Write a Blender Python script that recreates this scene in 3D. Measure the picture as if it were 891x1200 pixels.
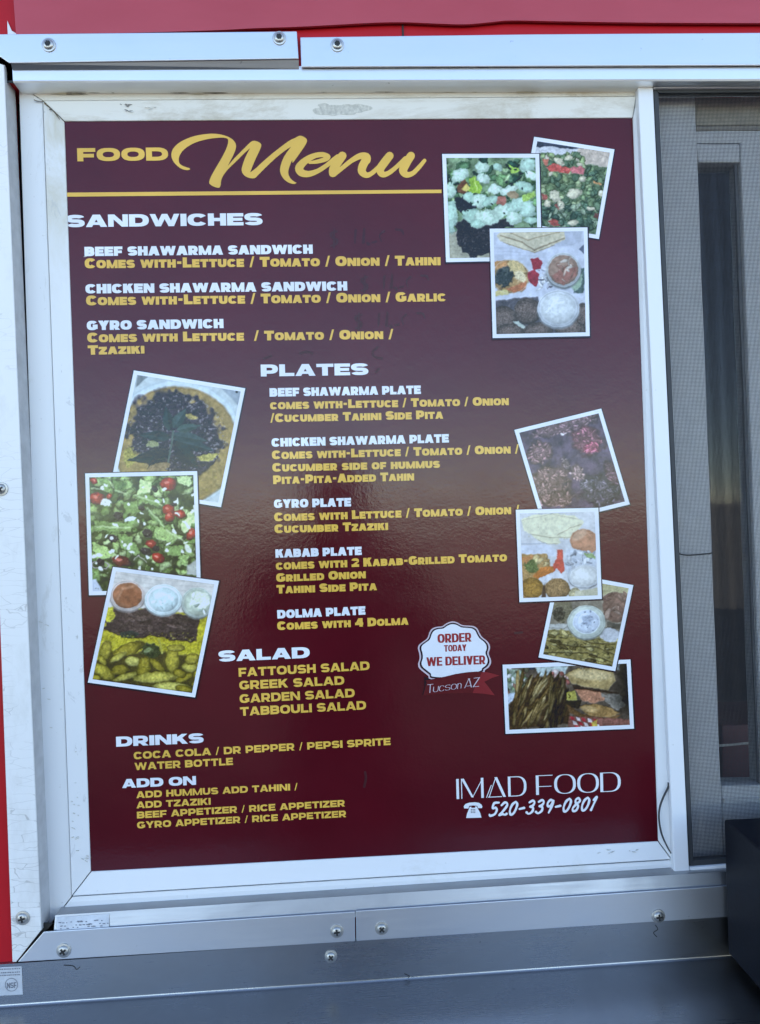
import bpy, bmesh, math, random
import numpy as np
from mathutils import Vector, Matrix
from mathutils.geometry import delaunay_2d_cdt

R_ = math.radians
scene = bpy.context.scene
C = scene.collection
for o in list(bpy.data.objects): bpy.data.objects.remove(o)
random.seed(7)

# ------------------------------------------------------------------ camera
# world: x right along the truck side, y into the truck, z up; ground z = 0.
# the menu board is 0.62 m wide, its lower left corner at (0, 0, BZ).
BZ = 1.18
YAW, PITCH, ROLL = R_(2.79), R_(0.01), R_(-1.94)
CAM = np.array((0.2842, -0.8086, BZ + 0.3749))
FPX = 870.0                       # focal length for a picture 1200 high
cy_, sy_, cp_, sp_, cr_, sr_ = (math.cos(YAW), math.sin(YAW), math.cos(PITCH),
                                math.sin(PITCH), math.cos(ROLL), math.sin(ROLL))
FWD = np.array((sy_*cp_, cy_*cp_, sp_)); RT0 = np.array((cy_, -sy_, 0.)); UP0 = np.cross(RT0, FWD)
RT = RT0*cr_ + UP0*sr_; UP = -RT0*sr_ + UP0*cr_
cam = bpy.data.cameras.new('camera'); camo = bpy.data.objects.new('camera', cam); C.objects.link(camo)
m = Matrix.Identity(4)
for i in range(3):
    m[i][0] = RT[i]; m[i][1] = UP[i]; m[i][2] = -FWD[i]; m[i][3] = CAM[i]
camo.matrix_world = m
cam.sensor_fit = 'VERTICAL'; cam.sensor_height = 36.0; cam.lens = FPX/1200*36.0
cam.clip_start = 0.02; cam.clip_end = 2000
scene.camera = camo

# ------------------------------------------------------------------ world, sun, exposure
SUN_EL, SUN_AZ = R_(40), R_(12)           # sun stands behind the truck, so this side is in shade
w = bpy.data.worlds.new('World'); scene.world = w; w.use_nodes = True
nt = w.node_tree; sky = nt.nodes.new('ShaderNodeTexSky'); sky.sky_type = 'NISHITA'
sky.sun_disc = False; sky.sun_elevation = SUN_EL; sky.sun_rotation = SUN_AZ
sky.air_density = .75; sky.dust_density = 0.0; sky.ozone_density = 4.5
bg = nt.nodes['Background']; nt.links.new(sky.outputs[0], bg.inputs[0]); bg.inputs[1].default_value = 0.12
sl = bpy.data.lights.new('sun', 'SUN'); sl.energy = 3.5; sl.angle = R_(0.5); sl.color = (1, .95, .87)
so = bpy.data.objects.new('sun', sl); C.objects.link(so)
sd = Vector((math.sin(SUN_AZ)*math.cos(SUN_EL), math.cos(SUN_AZ)*math.cos(SUN_EL), math.sin(SUN_EL)))
so.rotation_euler = sd.to_track_quat('Z', 'Y').to_euler(); so.location = (2, 6, 6)
scene.view_settings.view_transform = 'Standard'; scene.view_settings.look = 'None'
scene.view_settings.exposure = 2.45; scene.view_settings.gamma = 1.0
scene.view_settings.use_white_balance = True; scene.view_settings.white_balance_temperature = 8000   # the camera balanced for open shade
scene.view_settings.white_balance_tint = 10

# ------------------------------------------------------------------ helpers
def U(px, py, y=0.0):
    """point of the plane at depth y that the photograph shows at (px, py)"""
    d = FWD + RT*((px-445.5)/FPX) - UP*((py-600.0)/FPX)
    p = CAM + d*((y-CAM[1])/d[1])
    return Vector((p[0], y, p[2]))
def UZ(px, py, z):
    d = FWD + RT*((px-445.5)/FPX) - UP*((py-600.0)/FPX)
    p = CAM + d*((z-CAM[2])/d[2])
    return Vector((p[0], p[1], z))
def lin(c):
    return tuple((v/12.92 if v <= .04045 else ((v+.055)/1.055)**2.4) for v in c)
def rgb(r, g, b): return lin((r/255, g/255, b/255))

def empty(name, label, cat, loc=(0, 0, 0), group=None):
    o = bpy.data.objects.new(name, None); C.objects.link(o); o.location = loc
    o.empty_display_size = .05
    o['label'] = label; o['category'] = cat
    if group: o['group'] = group
    bpy.context.view_layer.update()
    return o
def link(name, me, mats, parent=None, label=None, cat=None, kind=None, group=None):
    o = bpy.data.objects.new(name, me); C.objects.link(o)
    for mm in (mats if isinstance(mats, (list, tuple)) else [mats]): me.materials.append(mm)
    if parent is not None:
        o.parent = parent; 
        wl = Vector((0, 0, 0)); q = parent
        while q is not None: wl += q.location; q = q.parent
        o.location = -wl           # vertices are written in world metres
    if label: o['label'] = label
    if cat: o['category'] = cat
    if kind: o['kind'] = kind
    if group: o['group'] = group
    return o
def mesh_of(bm, name, smooth=False):
    bmesh.ops.recalc_face_normals(bm, faces=bm.faces)
    me = bpy.data.meshes.new(name); bm.to_mesh(me); bm.free()
    if smooth:
        for p in me.polygons: p.use_smooth = True
    return me
def slab(bm, pts, depth, axis=(0, 1, 0), mat=0):
    """closed prism: polygon pts (front) pushed by depth along axis"""
    a = Vector(axis)*depth
    f = [bm.verts.new(p) for p in pts]; b = [bm.verts.new(Vector(p)+a) for p in pts]
    fs = [bm.faces.new(f), bm.faces.new(b[::-1])]
    n = len(pts)
    for i in range(n):
        fs.append(bm.faces.new((f[i], b[i], b[(i+1) % n], f[(i+1) % n])))
    for x in fs: x.material_index = mat
    return fs
def box(bm, lo, hi, mat=0):
    x0, y0, z0 = lo; x1, y1, z1 = hi
    return slab(bm, [(x0, y0, z0), (x1, y0, z0), (x1, y0, z1), (x0, y0, z1)], y1-y0, (0, 1, 0), mat)
def bevel(bm, r, seg=2):
    bmesh.ops.recalc_face_normals(bm, faces=bm.faces)
    es = [e for e in bm.edges if len(e.link_faces) == 2 and e.calc_face_angle(0) > .3]
    bmesh.ops.bevel(bm, geom=es, offset=r, segments=seg, affect='EDGES', profile=.5, clamp_overlap=True)
def piece(name, pts, depth, mat, parent, bev=.0008, label=None, **k):
    bm = bmesh.new(); slab(bm, pts, depth); bevel(bm, bev)
    return link(name, mesh_of(bm, name), mat, parent, label, **k)
def tube(bm, pts, r, n=8):
    rings = []
    pts = [Vector(p) for p in pts]
    for i, p in enumerate(pts):
        t = (pts[min(i+1, len(pts)-1)] - pts[max(i-1, 0)]).normalized()
        a = t.cross(Vector((0, 1, .01))).normalized(); b = t.cross(a)
        rr = r if not callable(r) else r(i/(len(pts)-1))
        rings.append([bm.verts.new(p + (a*math.cos(2*math.pi*k/n) + b*math.sin(2*math.pi*k/n))*rr) for k in range(n)])
    for i in range(len(rings)-1):
        for k in range(n):
            bm.faces.new((rings[i][k], rings[i][(k+1) % n], rings[i+1][(k+1) % n], rings[i+1][k]))
    bm.faces.new(rings[0][::-1]); bm.faces.new(rings[-1])
def spline(P, n=6):
    P = [np.array(p, float) for p in P]; out = []
    for i in range(len(P)-1):
        a = P[max(i-1, 0)]; b = P[i]; c = P[i+1]; d = P[min(i+2, len(P)-1)]
        for k in range(n):
            t = k/n
            out.append(.5*((2*b) + (c-a)*t + (2*a-5*b+4*c-d)*t*t + (3*b-a-3*c+d)*t**3))
    out.append(P[-1]); return out

# ------------------------------------------------------------------ materials
class NT:
    def __init__(s, name):
        s.m = bpy.data.materials.new(name); s.m.use_nodes = True; s.t = s.m.node_tree
        s.b = s.t.nodes['Principled BSDF']; s._c = None
    def n(s, typ, **kw):
        x = s.t.nodes.new('ShaderNode'+typ)
        for k, v in kw.items():
            if k in x.inputs: 
                x.inputs[k].default_value = v
            else: setattr(x, k, v)
        return x
    def l(s, a, b): s.t.links.new(a, b)
    def co(s, scale=(1, 1, 1)):
        if s._c is None: s._c = s.n('TexCoord')
        mp = s.n('Mapping'); mp.inputs['Scale'].default_value = scale
        s.l(s._c.outputs['Object'], mp.inputs[0]); return mp.outputs[0]
    def noise(s, scale, sc=(1, 1, 1), detail=4, rough=.6, dist=0):
        x = s.n('TexNoise', Scale=scale, Detail=detail, Roughness=rough, Distortion=dist); s.l(s.co(sc), x.inputs['Vector']); return x.outputs[0]
    def ramp(s, src, stops):
        r = s.n('ValToRGB'); e = r.color_ramp.elements
        while len(e) < len(stops): e.new(.5)
        for i, (p, c) in enumerate(stops):
            e[i].position = p; e[i].color = (*c, 1) if isinstance(c, tuple) else (c, c, c, 1)
        s.l(src, r.inputs[0]); return r.outputs[0]
    def mix(s, fac, a, b):
        x = s.n('Mix', data_type='RGBA')
        if isinstance(fac, float): x.inputs[0].default_value = fac
        else: s.l(fac, x.inputs[0])
        for i, v in ((6, a), (7, b)):
            if isinstance(v, tuple): x.inputs[i].default_value = (*v, 1)
            else: s.l(v, x.inputs[i])
        return x.outputs[2]
    def math(s, op, a, b=0.0, c=0.0):
        x = s.n('Math', operation=op)
        for i, v in enumerate((a, b, c)):
            if isinstance(v, (int, float)): x.inputs[i].default_value = v
            else: s.l(v, x.inputs[i])
        return x.outputs[0]
    def bump(s, h, strength, dist=.001):
        x = s.n('Bump', Strength=strength, Distance=dist); s.l(h, x.inputs['Height']); s.l(x.outputs[0], s.b.inputs['Normal'])
    def set(s, **kw):
        for k, v in kw.items():
            i = s.b.inputs[k.replace('_', ' ')]
            if isinstance(v, (int, float)): i.default_value = v
            elif isinstance(v, tuple): i.default_value = (*v, 1) if len(v) == 3 and i.type == 'RGBA' else v
            else: s.l(v, i)
        return s

def gloss_print(name, col, attr=None, rough=.13):
    """printed vinyl under a clear gloss laminate, with faint orange peel"""
    t = NT(name)
    if attr:
        a = t.n('VertexColor', layer_name=attr); c = a.outputs[0]
    else:
        v = t.ramp(t.noise(9, detail=3), [(.35, .90), (.7, 1.08)])
        mm = t.n('Mix', data_type='RGBA', blend_type='MULTIPLY'); mm.inputs[0].default_value = 1
        mm.inputs[6].default_value = (*col, 1); t.l(v, mm.inputs[7]); c = mm.outputs[2]
    smear = t.ramp(t.noise(5, (1, 1, 2.2), 6, .7, .6), [(.35, rough*.8), (.75, rough*1.5)])
    t.set(Base_Color=c, Roughness=smear, Specular_IOR_Level=.35)
    h = t.math('ADD', t.noise(330, detail=2), t.math('MULTIPLY', t.noise(70, detail=2), 1.6))
    t.bump(h, .07, .0012)
    return t.m
def white_paint(name, base, dirt, lo, hi, scale=9, rough=.42, grime=None, squash=(1, 1, 1)):
    t = NT(name)
    n1 = t.noise(scale, squash, 8, .72, .5); n2 = t.noise(160, detail=3)
    f = t.ramp(n1, [(lo, 0.0), (hi, 1.0)])
    c = t.mix(f, base, dirt)
    sp = t.ramp(n2, [(.70, 0.0), (.78, 1.0)])
    c = t.mix(t.math('MULTIPLY', sp, .35), c, grime or (.28, .25, .2))
    t.set(Base_Color=c, Roughness=t.ramp(n1, [(.3, rough*.85), (.8, rough*1.3)]))
    t.bump(t.noise(45, detail=5), .08, .001)
    return t.m
def metal(name, col, rough, streak=(3, 3, 220), amp=.12, smut=.25, bmp=.04):
    t = NT(name)
    st = t.noise(3, streak, 5, .7); bl = t.noise(7, (1, 1, 1.6), 6, .65, .4)
    r = t.math('ADD', t.ramp(st, [(.25, rough-amp), (.75, rough+amp)]), t.ramp(bl, [(.3, 0.0), (.8, .12)]))
    dk = t.ramp(bl, [(.48, 0.0), (.8, smut)])
    c = t.mix(dk, col, tuple(v*.55 for v in col))
    spk = t.ramp(t.noise(120, detail=2), [(.74, 0.0), (.79, .6)])
    c = t.mix(spk, c, tuple(v*.4 for v in col))
    t.set(Base_Color=c, Metallic=1.0, Roughness=r)
    t.bump(st, bmp, .0003)
    return t.m
def plain(name, col, rough=.5, metallic=0.0, nz=.12, scale=60, spec=.5):
    t = NT(name)
    v = t.noise(scale, detail=4)
    c = t.mix(t.ramp(v, [(.35, 0.0), (.7, 1.0)]), tuple(x*(1-nz) for x in col), tuple(min(1, x*(1+nz)) for x in col))
    t.set(Base_Color=c, Roughness=rough, Metallic=metallic, Specular_IOR_Level=spec)
    return t.m

MAROON = gloss_print('maroon_vinyl_print', (.085, .0048, .0098))
GOLD = gloss_print('gold_print', (.82, .48, .085))
WHITEP = gloss_print('white_print', (.78, .80, .84))
REDP = gloss_print('red_print', (.34, .030, .034))
RIBBON = gloss_print('ribbon_print', (.115, .0075, .012)); RIBTAIL = gloss_print('ribbon_tail_print', (.24, .018, .024))
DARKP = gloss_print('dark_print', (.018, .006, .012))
PINKP = gloss_print('blush_print', (.62, .50, .55))
PHOTO = gloss_print('photo_print', None, 'paint')
GHOST = gloss_print('marker_ghost', (.048, .0045, .0092), rough=.30)
FRAME = white_paint('white_frame_paint', (.76, .77, .77), (.60, .585, .53), .55, .80, 8)
FRAME_TOP = white_paint('stained_frame_paint', (.77, .75, .69), (.40, .32, .20), .50, .76, 14, squash=(.4, 1, 1.2))
FRAME_JAMB = white_paint('scuffed_jamb_paint', (.76, .77, .77), (.55, .54, .50), .56, .70, 18, squash=(1.2, 1, .4))
TRIM_ALU = metal('satin_aluminium', (.64, .66, .69), .36, amp=.05, smut=.10)
SILL_ALU = metal('worn_aluminium', (.40, .41, .43), .38, amp=.08, smut=.45)
STEEL = metal('brushed_steel', (.36, .36, .365), .24, streak=(3, 300, 300), amp=.035, smut=.30, bmp=.015)
SCREWM = metal('screw_zinc', (.52, .51, .48), .38, streak=(1, 1, 1), amp=.08, smut=.5)
DARKM = plain('dark_recess', (.012, .012, .012), .6)
GASKET = plain('dark_grey_gasket', (.035, .038, .042), .6)
MESHM = plain('charcoal_screen_wire', (.045, .045, .05), .7, spec=.2)
BLACKBOX = plain('navy_black_plastic', (.0055, .0065, .011), .5, nz=.35, scale=300, spec=.22)
RED = plain('red_gloss_wall', (.48, .010, .017), .35, nz=.08, scale=5, spec=.22)
t = NT('red_awning_vinyl')
t.set(Base_Color=t.mix(t.ramp(t.noise(6, (1, 1, 3), 5, .6), [(.3, 0.0), (.75, 1.0)]), (.43, .030, .045), (.49, .046, .066)), Roughness=.30)
AWN = t.m
t = NT('cracked_white_paint')
vor = t.n('TexVoronoi', feature='DISTANCE_TO_EDGE', Scale=58.0, Randomness=.9)
ad = t.n('VectorMath', operation='ADD'); nn = t.n('TexNoise', Scale=30.0, Detail=3.0); t.l(t.co(), nn.inputs['Vector'])
sc_ = t.n('VectorMath', operation='SCALE'); t.l(nn.outputs['Color'], sc_.inputs[0]); sc_.inputs['Scale'].default_value = .02
t.l(t.co((.42, 1, 2.1)), ad.inputs[0]); t.l(sc_.outputs[0], ad.inputs[1]); t.l(ad.outputs[0], vor.inputs['Vector'])
crack = t.ramp(vor.outputs['Distance'], [(.006, .8), (.018, 0.0)])
gate = t.ramp(t.noise(11, (1, 1, .6), 3), [(.45, 0.0), (.58, .75)])
base = t.mix(t.ramp(t.noise(14, (1, 1, .5), 7, .7), [(.5, 0.0), (.75, 1.0)]), (.80, .79, .77), (.62, .60, .56))
chip = t.ramp(t.noise(26, (1, 1, .7), 4, .6), [(.66, 0.0), (.68, 1.0)])
c = t.mix(t.math('MULTIPLY', crack, gate), base, (.36, .34, .32))
c = t.mix(t.math('MULTIPLY', chip, .55), c, (.50, .50, .50))
t.set(Base_Color=c, Roughness=.5); t.bump(t.math('SUBTRACT', 1.0, t.math('MULTIPLY', crack, gate)), .4, .0006)
CRACKED = t.m
t = NT('window_glass'); t.set(Base_Color=(.93, .96, .97), Roughness=.015, Transmission_Weight=1.0, IOR=1.34); GLASS = t.m
t = NT('asphalt')
t.set(Base_Color=t.ramp(t.noise(60, detail=8, rough=.7), [(.3, (.030, .030, .031)), (.7, (.062, .060, .058))]), Roughness=.9)
t.bump(t.noise(150), .6, .01); ASPHALT = t.m
STICKER = white_paint('white_sticker', (.72, .74, .76), (.58, .6, .62), .5, .8, 40)
INK = plain('grey_ink', (.16, .17, .20), .5)
REDREFL = plain('dark_red_reflection', (.10, .012, .016), .5)
VINYL = plain('white_vinyl_sash', (.84, .84, .84), .4, nz=.05)
BEIGE = plain('beige_header', (.55, .50, .40), .5)

ADDED_GRAVEL = plain('added_pale_gravel', (.34, .31, .26), .9, nz=.2, scale=3)
# ------------------------------------------------------------------ the ground and the truck
bm = bmesh.new(); slab(bm, [(-400, -400, 0), (400, -400, 0), (400, 400, 0), (-400, 400, 0)], -.2, (0, 0, 1))
link('ground', mesh_of(bm, 'ground'), ASPHALT, kind='structure', label='grey asphalt ground in front of the food truck')

bm = bmesh.new(); slab(bm, [(-400, -400, .004), (400, -400, .004), (400, -9.5, .004), (-400, -9.5, .004)], -.003, (0, 0, 1))  # out of view; added so the board gloss picks up a bright band
link('path', mesh_of(bm, 'path'), ADDED_GRAVEL, kind='structure', label='unseen pale gravel sheet across from the food truck, added to brighten the board reflection')

YW = -.022      # outer face of the truck side
YT = -.028      # face of the flat trims on it
OX0, OX1, OZ0, OZ1 = U(16, 600, YW)[0], 1.05, U(440, 1100, YW)[2], U(445, 92, YW)[2]
truck = empty('food_truck', 'red food truck side wall around the menu window', 'food truck', (0, YW, 0))
bm = bmesh.new()
X0, X1, ZB, ZT = -1.7, 3.2, .45, 3.1
for (a, b, c_, d) in ((X0, OX0, ZB, ZT), (OX1, X1, ZB, ZT), (OX0, OX1, ZB, OZ0), (OX0, OX1, OZ1, ZT)):
    box(bm, (a, YW, c_), (b, YW+.045, d))
bmesh.ops.remove_doubles(bm, verts=bm.verts, dist=1e-6)
link('side_wall', mesh_of(bm, 'side_wall'), RED, truck)
bm = bmesh.new(); box(bm, (X0, YW+.046, ZT), (X1, 2.3, ZT+.06)); link('roof', mesh_of(bm, 'roof'), plain('roof_white', (.7, .7, .7)), truck)
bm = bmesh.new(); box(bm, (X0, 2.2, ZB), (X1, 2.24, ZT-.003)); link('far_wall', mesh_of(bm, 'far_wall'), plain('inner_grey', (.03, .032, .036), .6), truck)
bm = bmesh.new(); box(bm, (X0, YW+.046, ZB), (X1, 2.197, ZB+.05)); link('truck_floor', mesh_of(bm, 'truck_floor'), plain('floor_grey', (.08, .08, .08)), truck)
bm = bmesh.new()
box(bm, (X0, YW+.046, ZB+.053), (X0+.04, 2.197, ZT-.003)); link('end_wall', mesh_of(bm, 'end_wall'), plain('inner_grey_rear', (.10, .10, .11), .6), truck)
bm = bmesh.new(); box(bm, (X1-.04, YW+.046, ZB+.053), (X1, 2.197, ZT-.003))
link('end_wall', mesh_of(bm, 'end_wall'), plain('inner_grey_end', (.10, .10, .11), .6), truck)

# upper awning flap of pink-red vinyl, leaning out a little; its lower hem wanders
low = [(19, 40), (60, 39.5), (150, 38.5), (250, 35.5), (300, 33), (345, 31.5), (385, 29.5), (430, 27), (470, 26),
       (510, 27.5), (545, 28.5), (575, 26), (600, 24), (660, 25), (760, 26.5), (891, 27), (1100, 27)]
YA = YW-.006
aw = empty('awning_flap', 'pinkish red vinyl awning flap folded down above the top trim', 'awning', tuple(U(450, 20, YA)))
lo_pts = [U(x, y, YA) for x, y in spline(low, 4)]
LA = U(9.5, 0, YA); LB = U(8.7, 30, YA)
top_h = .30; lean = -.10
bm = bmesh.new(); nrow = 6; grid = []
for r in range(nrow+1):
    f = r/nrow; row = []
    for i, p in enumerate(lo_pts):
        q = Vector((p[0], YA + lean*f*top_h, p[2] + (BZ+1.25-p[2])*f if False else p[2] + top_h*f))
        row.append(bm.verts.new(q))
    grid.append(row)
for r in range(nrow):
    for i in range(len(lo_pts)-1): bm.faces.new((grid[r][i], grid[r][i+1], grid[r+1][i+1], grid[r+1][i]))
fs = list(bm.faces); ex = bmesh.ops.extrude_face_region(bm, geom=fs)
for v in [g for g in ex['geom'] if isinstance(g, bmesh.types.BMVert)]: v.co.y += .003
link('flap', mesh_of(bm, 'flap', False), AWN, aw)
pts = [U(8.5, 24, YA+.0035), U(9.3, 43, YA+.0035), U(26, 43, YA+.0035), U(14, 36, YA+.0035)]
piece('white_backing', pts, .001, STICKER, aw, .0002)
bm = bmesh.new()
pl = [U(x, y, YW-.0012) for x, y in ((471, 24), (473, 24), (473.5, 42), (471.5, 42))]; slab(bm, pl, .0008)
link('seam', mesh_of(bm, 'seam'), DARKM, aw)

# ------------------------------------------------------------------ screws (part of the strip they hold)
def screw(parent, px, py, y, r=.0066, rot=None, star=False, label=None):
    c = U(px, py, y)
    bm = bmesh.new(); n = 28
    prof = [(1.0, 0), (1.0, .0008), (.97, .0010), (.97, .0010), (.76, .0012), (.76, .0012), (.74, .0012), (.74, .0012), (.70, .0022), (.58, .0030), (.38, .0034), (.16, .0035)]
    rings = [[bm.verts.new((c[0]+r*k*math.cos(2*math.pi*i/n), y-d, c[2]+r*k*math.sin(2*math.pi*i/n))) for i in range(n)] for k, d in prof]
    for q_, (a, b) in enumerate(zip(rings, rings[1:])):
        if prof[q_] == prof[q_+1]: continue        # a crisp edge: the two rings are not joined
        for i in range(n): bm.faces.new((a[i], a[(i+1) % n], b[(i+1) % n], b[i]))
    bm.faces.new(rings[-1])
    rot = random.uniform(0, 1.5) if rot is None else rot
    k = 6 if star else 4
    for j in range(k//2 if star else 2):
        a = rot + j*math.pi/(k//2 if star else 2)
        dx, dz = math.cos(a), math.sin(a); L = r*(.40 if star else .46); W = r*(.15 if star else .13)
        q = [Vector((c[0]+dx*s*L-dz*u*W, y-.0037-.00004*j, c[2]+dz*s*L+dx*u*W)) for s, u in ((-1, -1), (1, -1), (1, 1), (-1, 1))]
        slab(bm, q, .0012, mat=1)
    me = mesh_of(bm, 'screw')
    for p in me.polygons: p.use_smooth = p.material_index == 0 and len(p.vertices) == 4
    return link('screw', me, [SCREWM, DARKM], parent, label)

# ------------------------------------------------------------------ window frame round the menu board
frame = empty('window_frame', 'white painted aluminium window frame holding the maroon menu board', 'window frame', tuple(U(88, 1050, 0)))
def quad(a, b, c_, d, y): return [U(*a, y), U(*b, y), U(*c_, y), U(*d, y)]
YO = -.0035     # outer ring face
YI = -.0060     # glazing bead face, stands proud
g = .5
# outer ring
o_tl, o_bl, o_br, o_tr = (22, 100), (54, 1090), (791, 1020), (751, 96)
i_tl, i_bl, i_br, i_tr = (50, 118), (84, 1050.5), (787.5, 1007.5), (746, 112.5)
b_tl, b_bl, b_br, b_tr = (75.3, 142), (106.3, 1021.6), (771.6, 985.8), (741.8, 137.8)
piece('jamb', quad(o_tl, i_tl, i_bl, o_bl, YO), .03, FRAME_JAMB, frame, .0009)
piece('head', quad((23, 100), o_tr, i_tr, (51, 118), YO), .03, FRAME_TOP, frame, .0009)
# bottom of the outer ring: rounded nose with a dark drip groove under it
bm = bmesh.new()
A0, A1 = U(85, 1051, YO), U(787, 1008, YO); B0, B1 = U(72, 1067.5, YO), U(790, 1019, YO)
prof = [(0, YO), (.35, YO-.0012), (.7, YO-.0010), (.92, YO+.0010), (1.0, YO+.0045), (1.0, YO+.03), (0, YO+.03)]
def loft(bm, A0, A1, B0, B1, prof):
    ra = []; rb = []
    for f, y in prof:
        p = A0.lerp(B0, f); q = A1.lerp(B1, f)
        ra.append(bm.verts.new((p[0], y, p[2]))); rb.append(bm.verts.new((q[0], y, q[2])))
    n = len(prof)
    for i in range(n): bm.faces.new((ra[i], rb[i], rb[(i+1) % n], ra[(i+1) % n]))
    bm.faces.new(ra[::-1]); bm.faces.new(rb)
loft(bm, A0, A1, B0, B1, prof)
link('bottom_rail', mesh_of(bm, 'bottom_rail'), FRAME, frame)
# glazing bead, four mitred lengths sloping down to the board
def bead(name, o0, o1, b1, b0, mat, inner=-.0012, lab=None):
    bm = bmesh.new()
    P = [U(*o0, YI), U(*o1, YI), U(*b1, inner), U(*b0, inner)]
    # keep the bead edge on the board edge as seen, at its own depth
    f = [bm.verts.new(p) for p in P]; bb = [bm.verts.new((p[0], .004, p[2])) for p in P]
    bm.faces.new(f); bm.faces.new(bb[::-1])
    for i in range(4): bm.faces.new((f[i], bb[i], bb[(i+1) % 4], f[(i+1) % 4]))
    bevel(bm, .0006, 2)
    link(name, mesh_of(bm, name), mat, frame, lab)
t = NT('weathered_left_paint')
sx = t.n('SeparateXYZ'); t.l(t.co(), sx.inputs[0])
up_m = t.ramp(t.math('MULTIPLY', t.math('SUBTRACT', sx.outputs[2], BZ+.55), 3.6), [(.0, 0.0), (.9, 1.0)])
n_ = t.noise(16, (1.4, 1, .6), 7, .7, .6); n2_ = t.noise(38, (1, 1, .5), 6, .75, 1.2)
c = t.mix(t.math('MULTIPLY', t.ramp(n_, [(.40, 0.0), (.66, 1.0)]), up_m), (.77, .775, .77), (.56, .51, .38))
c = t.mix(t.math('MULTIPLY', t.ramp(n2_, [(.60, 0.0), (.64, 1.0)]), .40), c, (.47, .47, .46))
c = t.mix(t.math('MULTIPLY', t.ramp(t.noise(90, (1, 1, .35), 5, .7), [(.66, 0.0), (.70, 1.0)]), .55), c, (.30, .28, .25))
t.set(Base_Color=c, Roughness=.45); t.bump(n2_, .12, .001); LEFTP = t.m
bead('glazing_bead', (50.6, 118.6), (84.3, 1049.6), (106.4, 1021.0), (75.4, 142.6), LEFTP, lab='left glazing bead with scuffed, chipped edge')
bead('glazing_bead', (51.2, 118.2), (745.5, 112.9), (741.4, 137.9), (76.0, 142.0), FRAME_TOP, lab='top glazing bead with yellowed stains and peeled patch')
bead('glazing_bead', (85.0, 1050.0), (786.5, 1007.0), (771.2, 986.2), (107.2, 1021.6), FRAME)
bead('glazing_bead', (747, 114), (787, 1006), (771.8, 985.2), (742.0, 138.6), FRAME)
# peeled patch and scuffs on the top bead
def blob(name, cx, cy, rx, ry, y, mat, parent, seed, thick=.0002, n=40, rough=.28, label=None):
    rnd = random.Random(seed); ph = [rnd.uniform(0, 6.28) for _ in range(6)]
    pts = []
    for i in range(n):
        a = 2*math.pi*i/n
        k = 1 + rough*sum(math.sin((j+2)*a+ph[j])/(j+1.4) for j in range(6))/1.6
        q = (cx+rx*k*math.cos(a), cy-ry*k*math.sin(a)); pts.append(U(*q, y(*q) if callable(y) else y))
    bm = bmesh.new(); slab(bm, pts, thick); return link(name, mesh_of(bm, name), mat, parent, label)
PEEL = plain('grey_primer', (.60, .59, .53), .6, nz=.22, scale=260)
SCUFF = plain('scuff_grey', (.26, .25, .23), .6, nz=.3, scale=300)
bl_y = lambda x, y: -.006+(y-(118.2-(x-51)*.0076))/24.6*.0048
for k_, (bx_, by_, brx, bry) in enumerate(((392, 129.5, 20, 7), (417, 127, 14, 6.5), (380, 124, 7, 3))): blob('peeled_patch', bx_, by_, brx, bry, (lambda x, y, k_=k_: bl_y(x, y)-.00025-.00008*k_), PEEL, frame, 3+k_, .0002, rough=.45)
rnd = random.Random(5)
def scuffs(parent, spec, y):
    for (x0, y0, x1, y1, n, mat) in spec:
        bm = bmesh.new()
        for _ in range(n):
            cx, cy = rnd.uniform(x0, x1), rnd.uniform(y0, y1); a = rnd.uniform(-.5, .5); L = rnd.uniform(.8, 3.2); W = rnd.uniform(.25, .7)
            q = [U(cx+L*s*math.cos(a)-W*u*math.sin(a), cy+L*s*math.sin(a)+W*u*math.cos(a), y-.00003*_) for s, u in ((-1, -.4), (.2, -1), (1, .3), (-.1, 1))]
            slab(bm, q, .0006)
        link('scuff_marks', mesh_of(bm, 'scuff_marks'), mat, parent)
scuffs(frame, [(140, 122, 153, 131, 8, SCUFF), (170, 124, 183, 129, 4, PEEL)], -.0056)
scuffs(frame, [(84, 880, 92, 1000, 14, PEEL), (46, 680, 60, 860, 6, PEEL), (100, 300, 101, 301, 1, PEEL)], -.0058)
scuffs(frame, [(95, 990, 104, 1010, 5, PEEL), (700, 996, 765, 1002, 8, PEEL)], -.0050)

GRIME = plain('brown_grime', (.17, .13, .085), .8, nz=.5, scale=120); STAIN = plain('yellowed_stain', (.56, .52, .40), .55, nz=.12, scale=90)
r6 = random.Random(21)
for nm_, mat_, cnt, y0_, y1_, L0, L1, h0, h1, dep in (('grime_streaks', GRIME, 46, 104.5, 110.5, 3, 26, .3, .9, YO-.0012), ('yellowed_streaks', STAIN, 12, 108, 112, 10, 34, .5, 1.4, YO-.0010)):
    bm = bmesh.new()
    for i in range(cnt):
        x = 40 + 690*r6.random()**1.3; L = r6.uniform(L0, L1); yy = r6.uniform(y0_, y1_)-(x-50)*.0065; hh = r6.uniform(h0, h1)
        up_ = []; dn_ = []
        for k in range(9):
            f = k/8; up_.append((x+L*(f-.5), yy-hh*math.sin(math.pi*f)*r6.uniform(.5, 1))); dn_.append((x+L*(f-.5), yy+hh*math.sin(math.pi*f)*r6.uniform(.5, 1)+.05))
        slab(bm, [U(*q, dep-.00002*i) for q in up_+dn_[::-1]], .0001)
    o_ = link(nm_, mesh_of(bm, nm_), mat_, frame)
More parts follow.
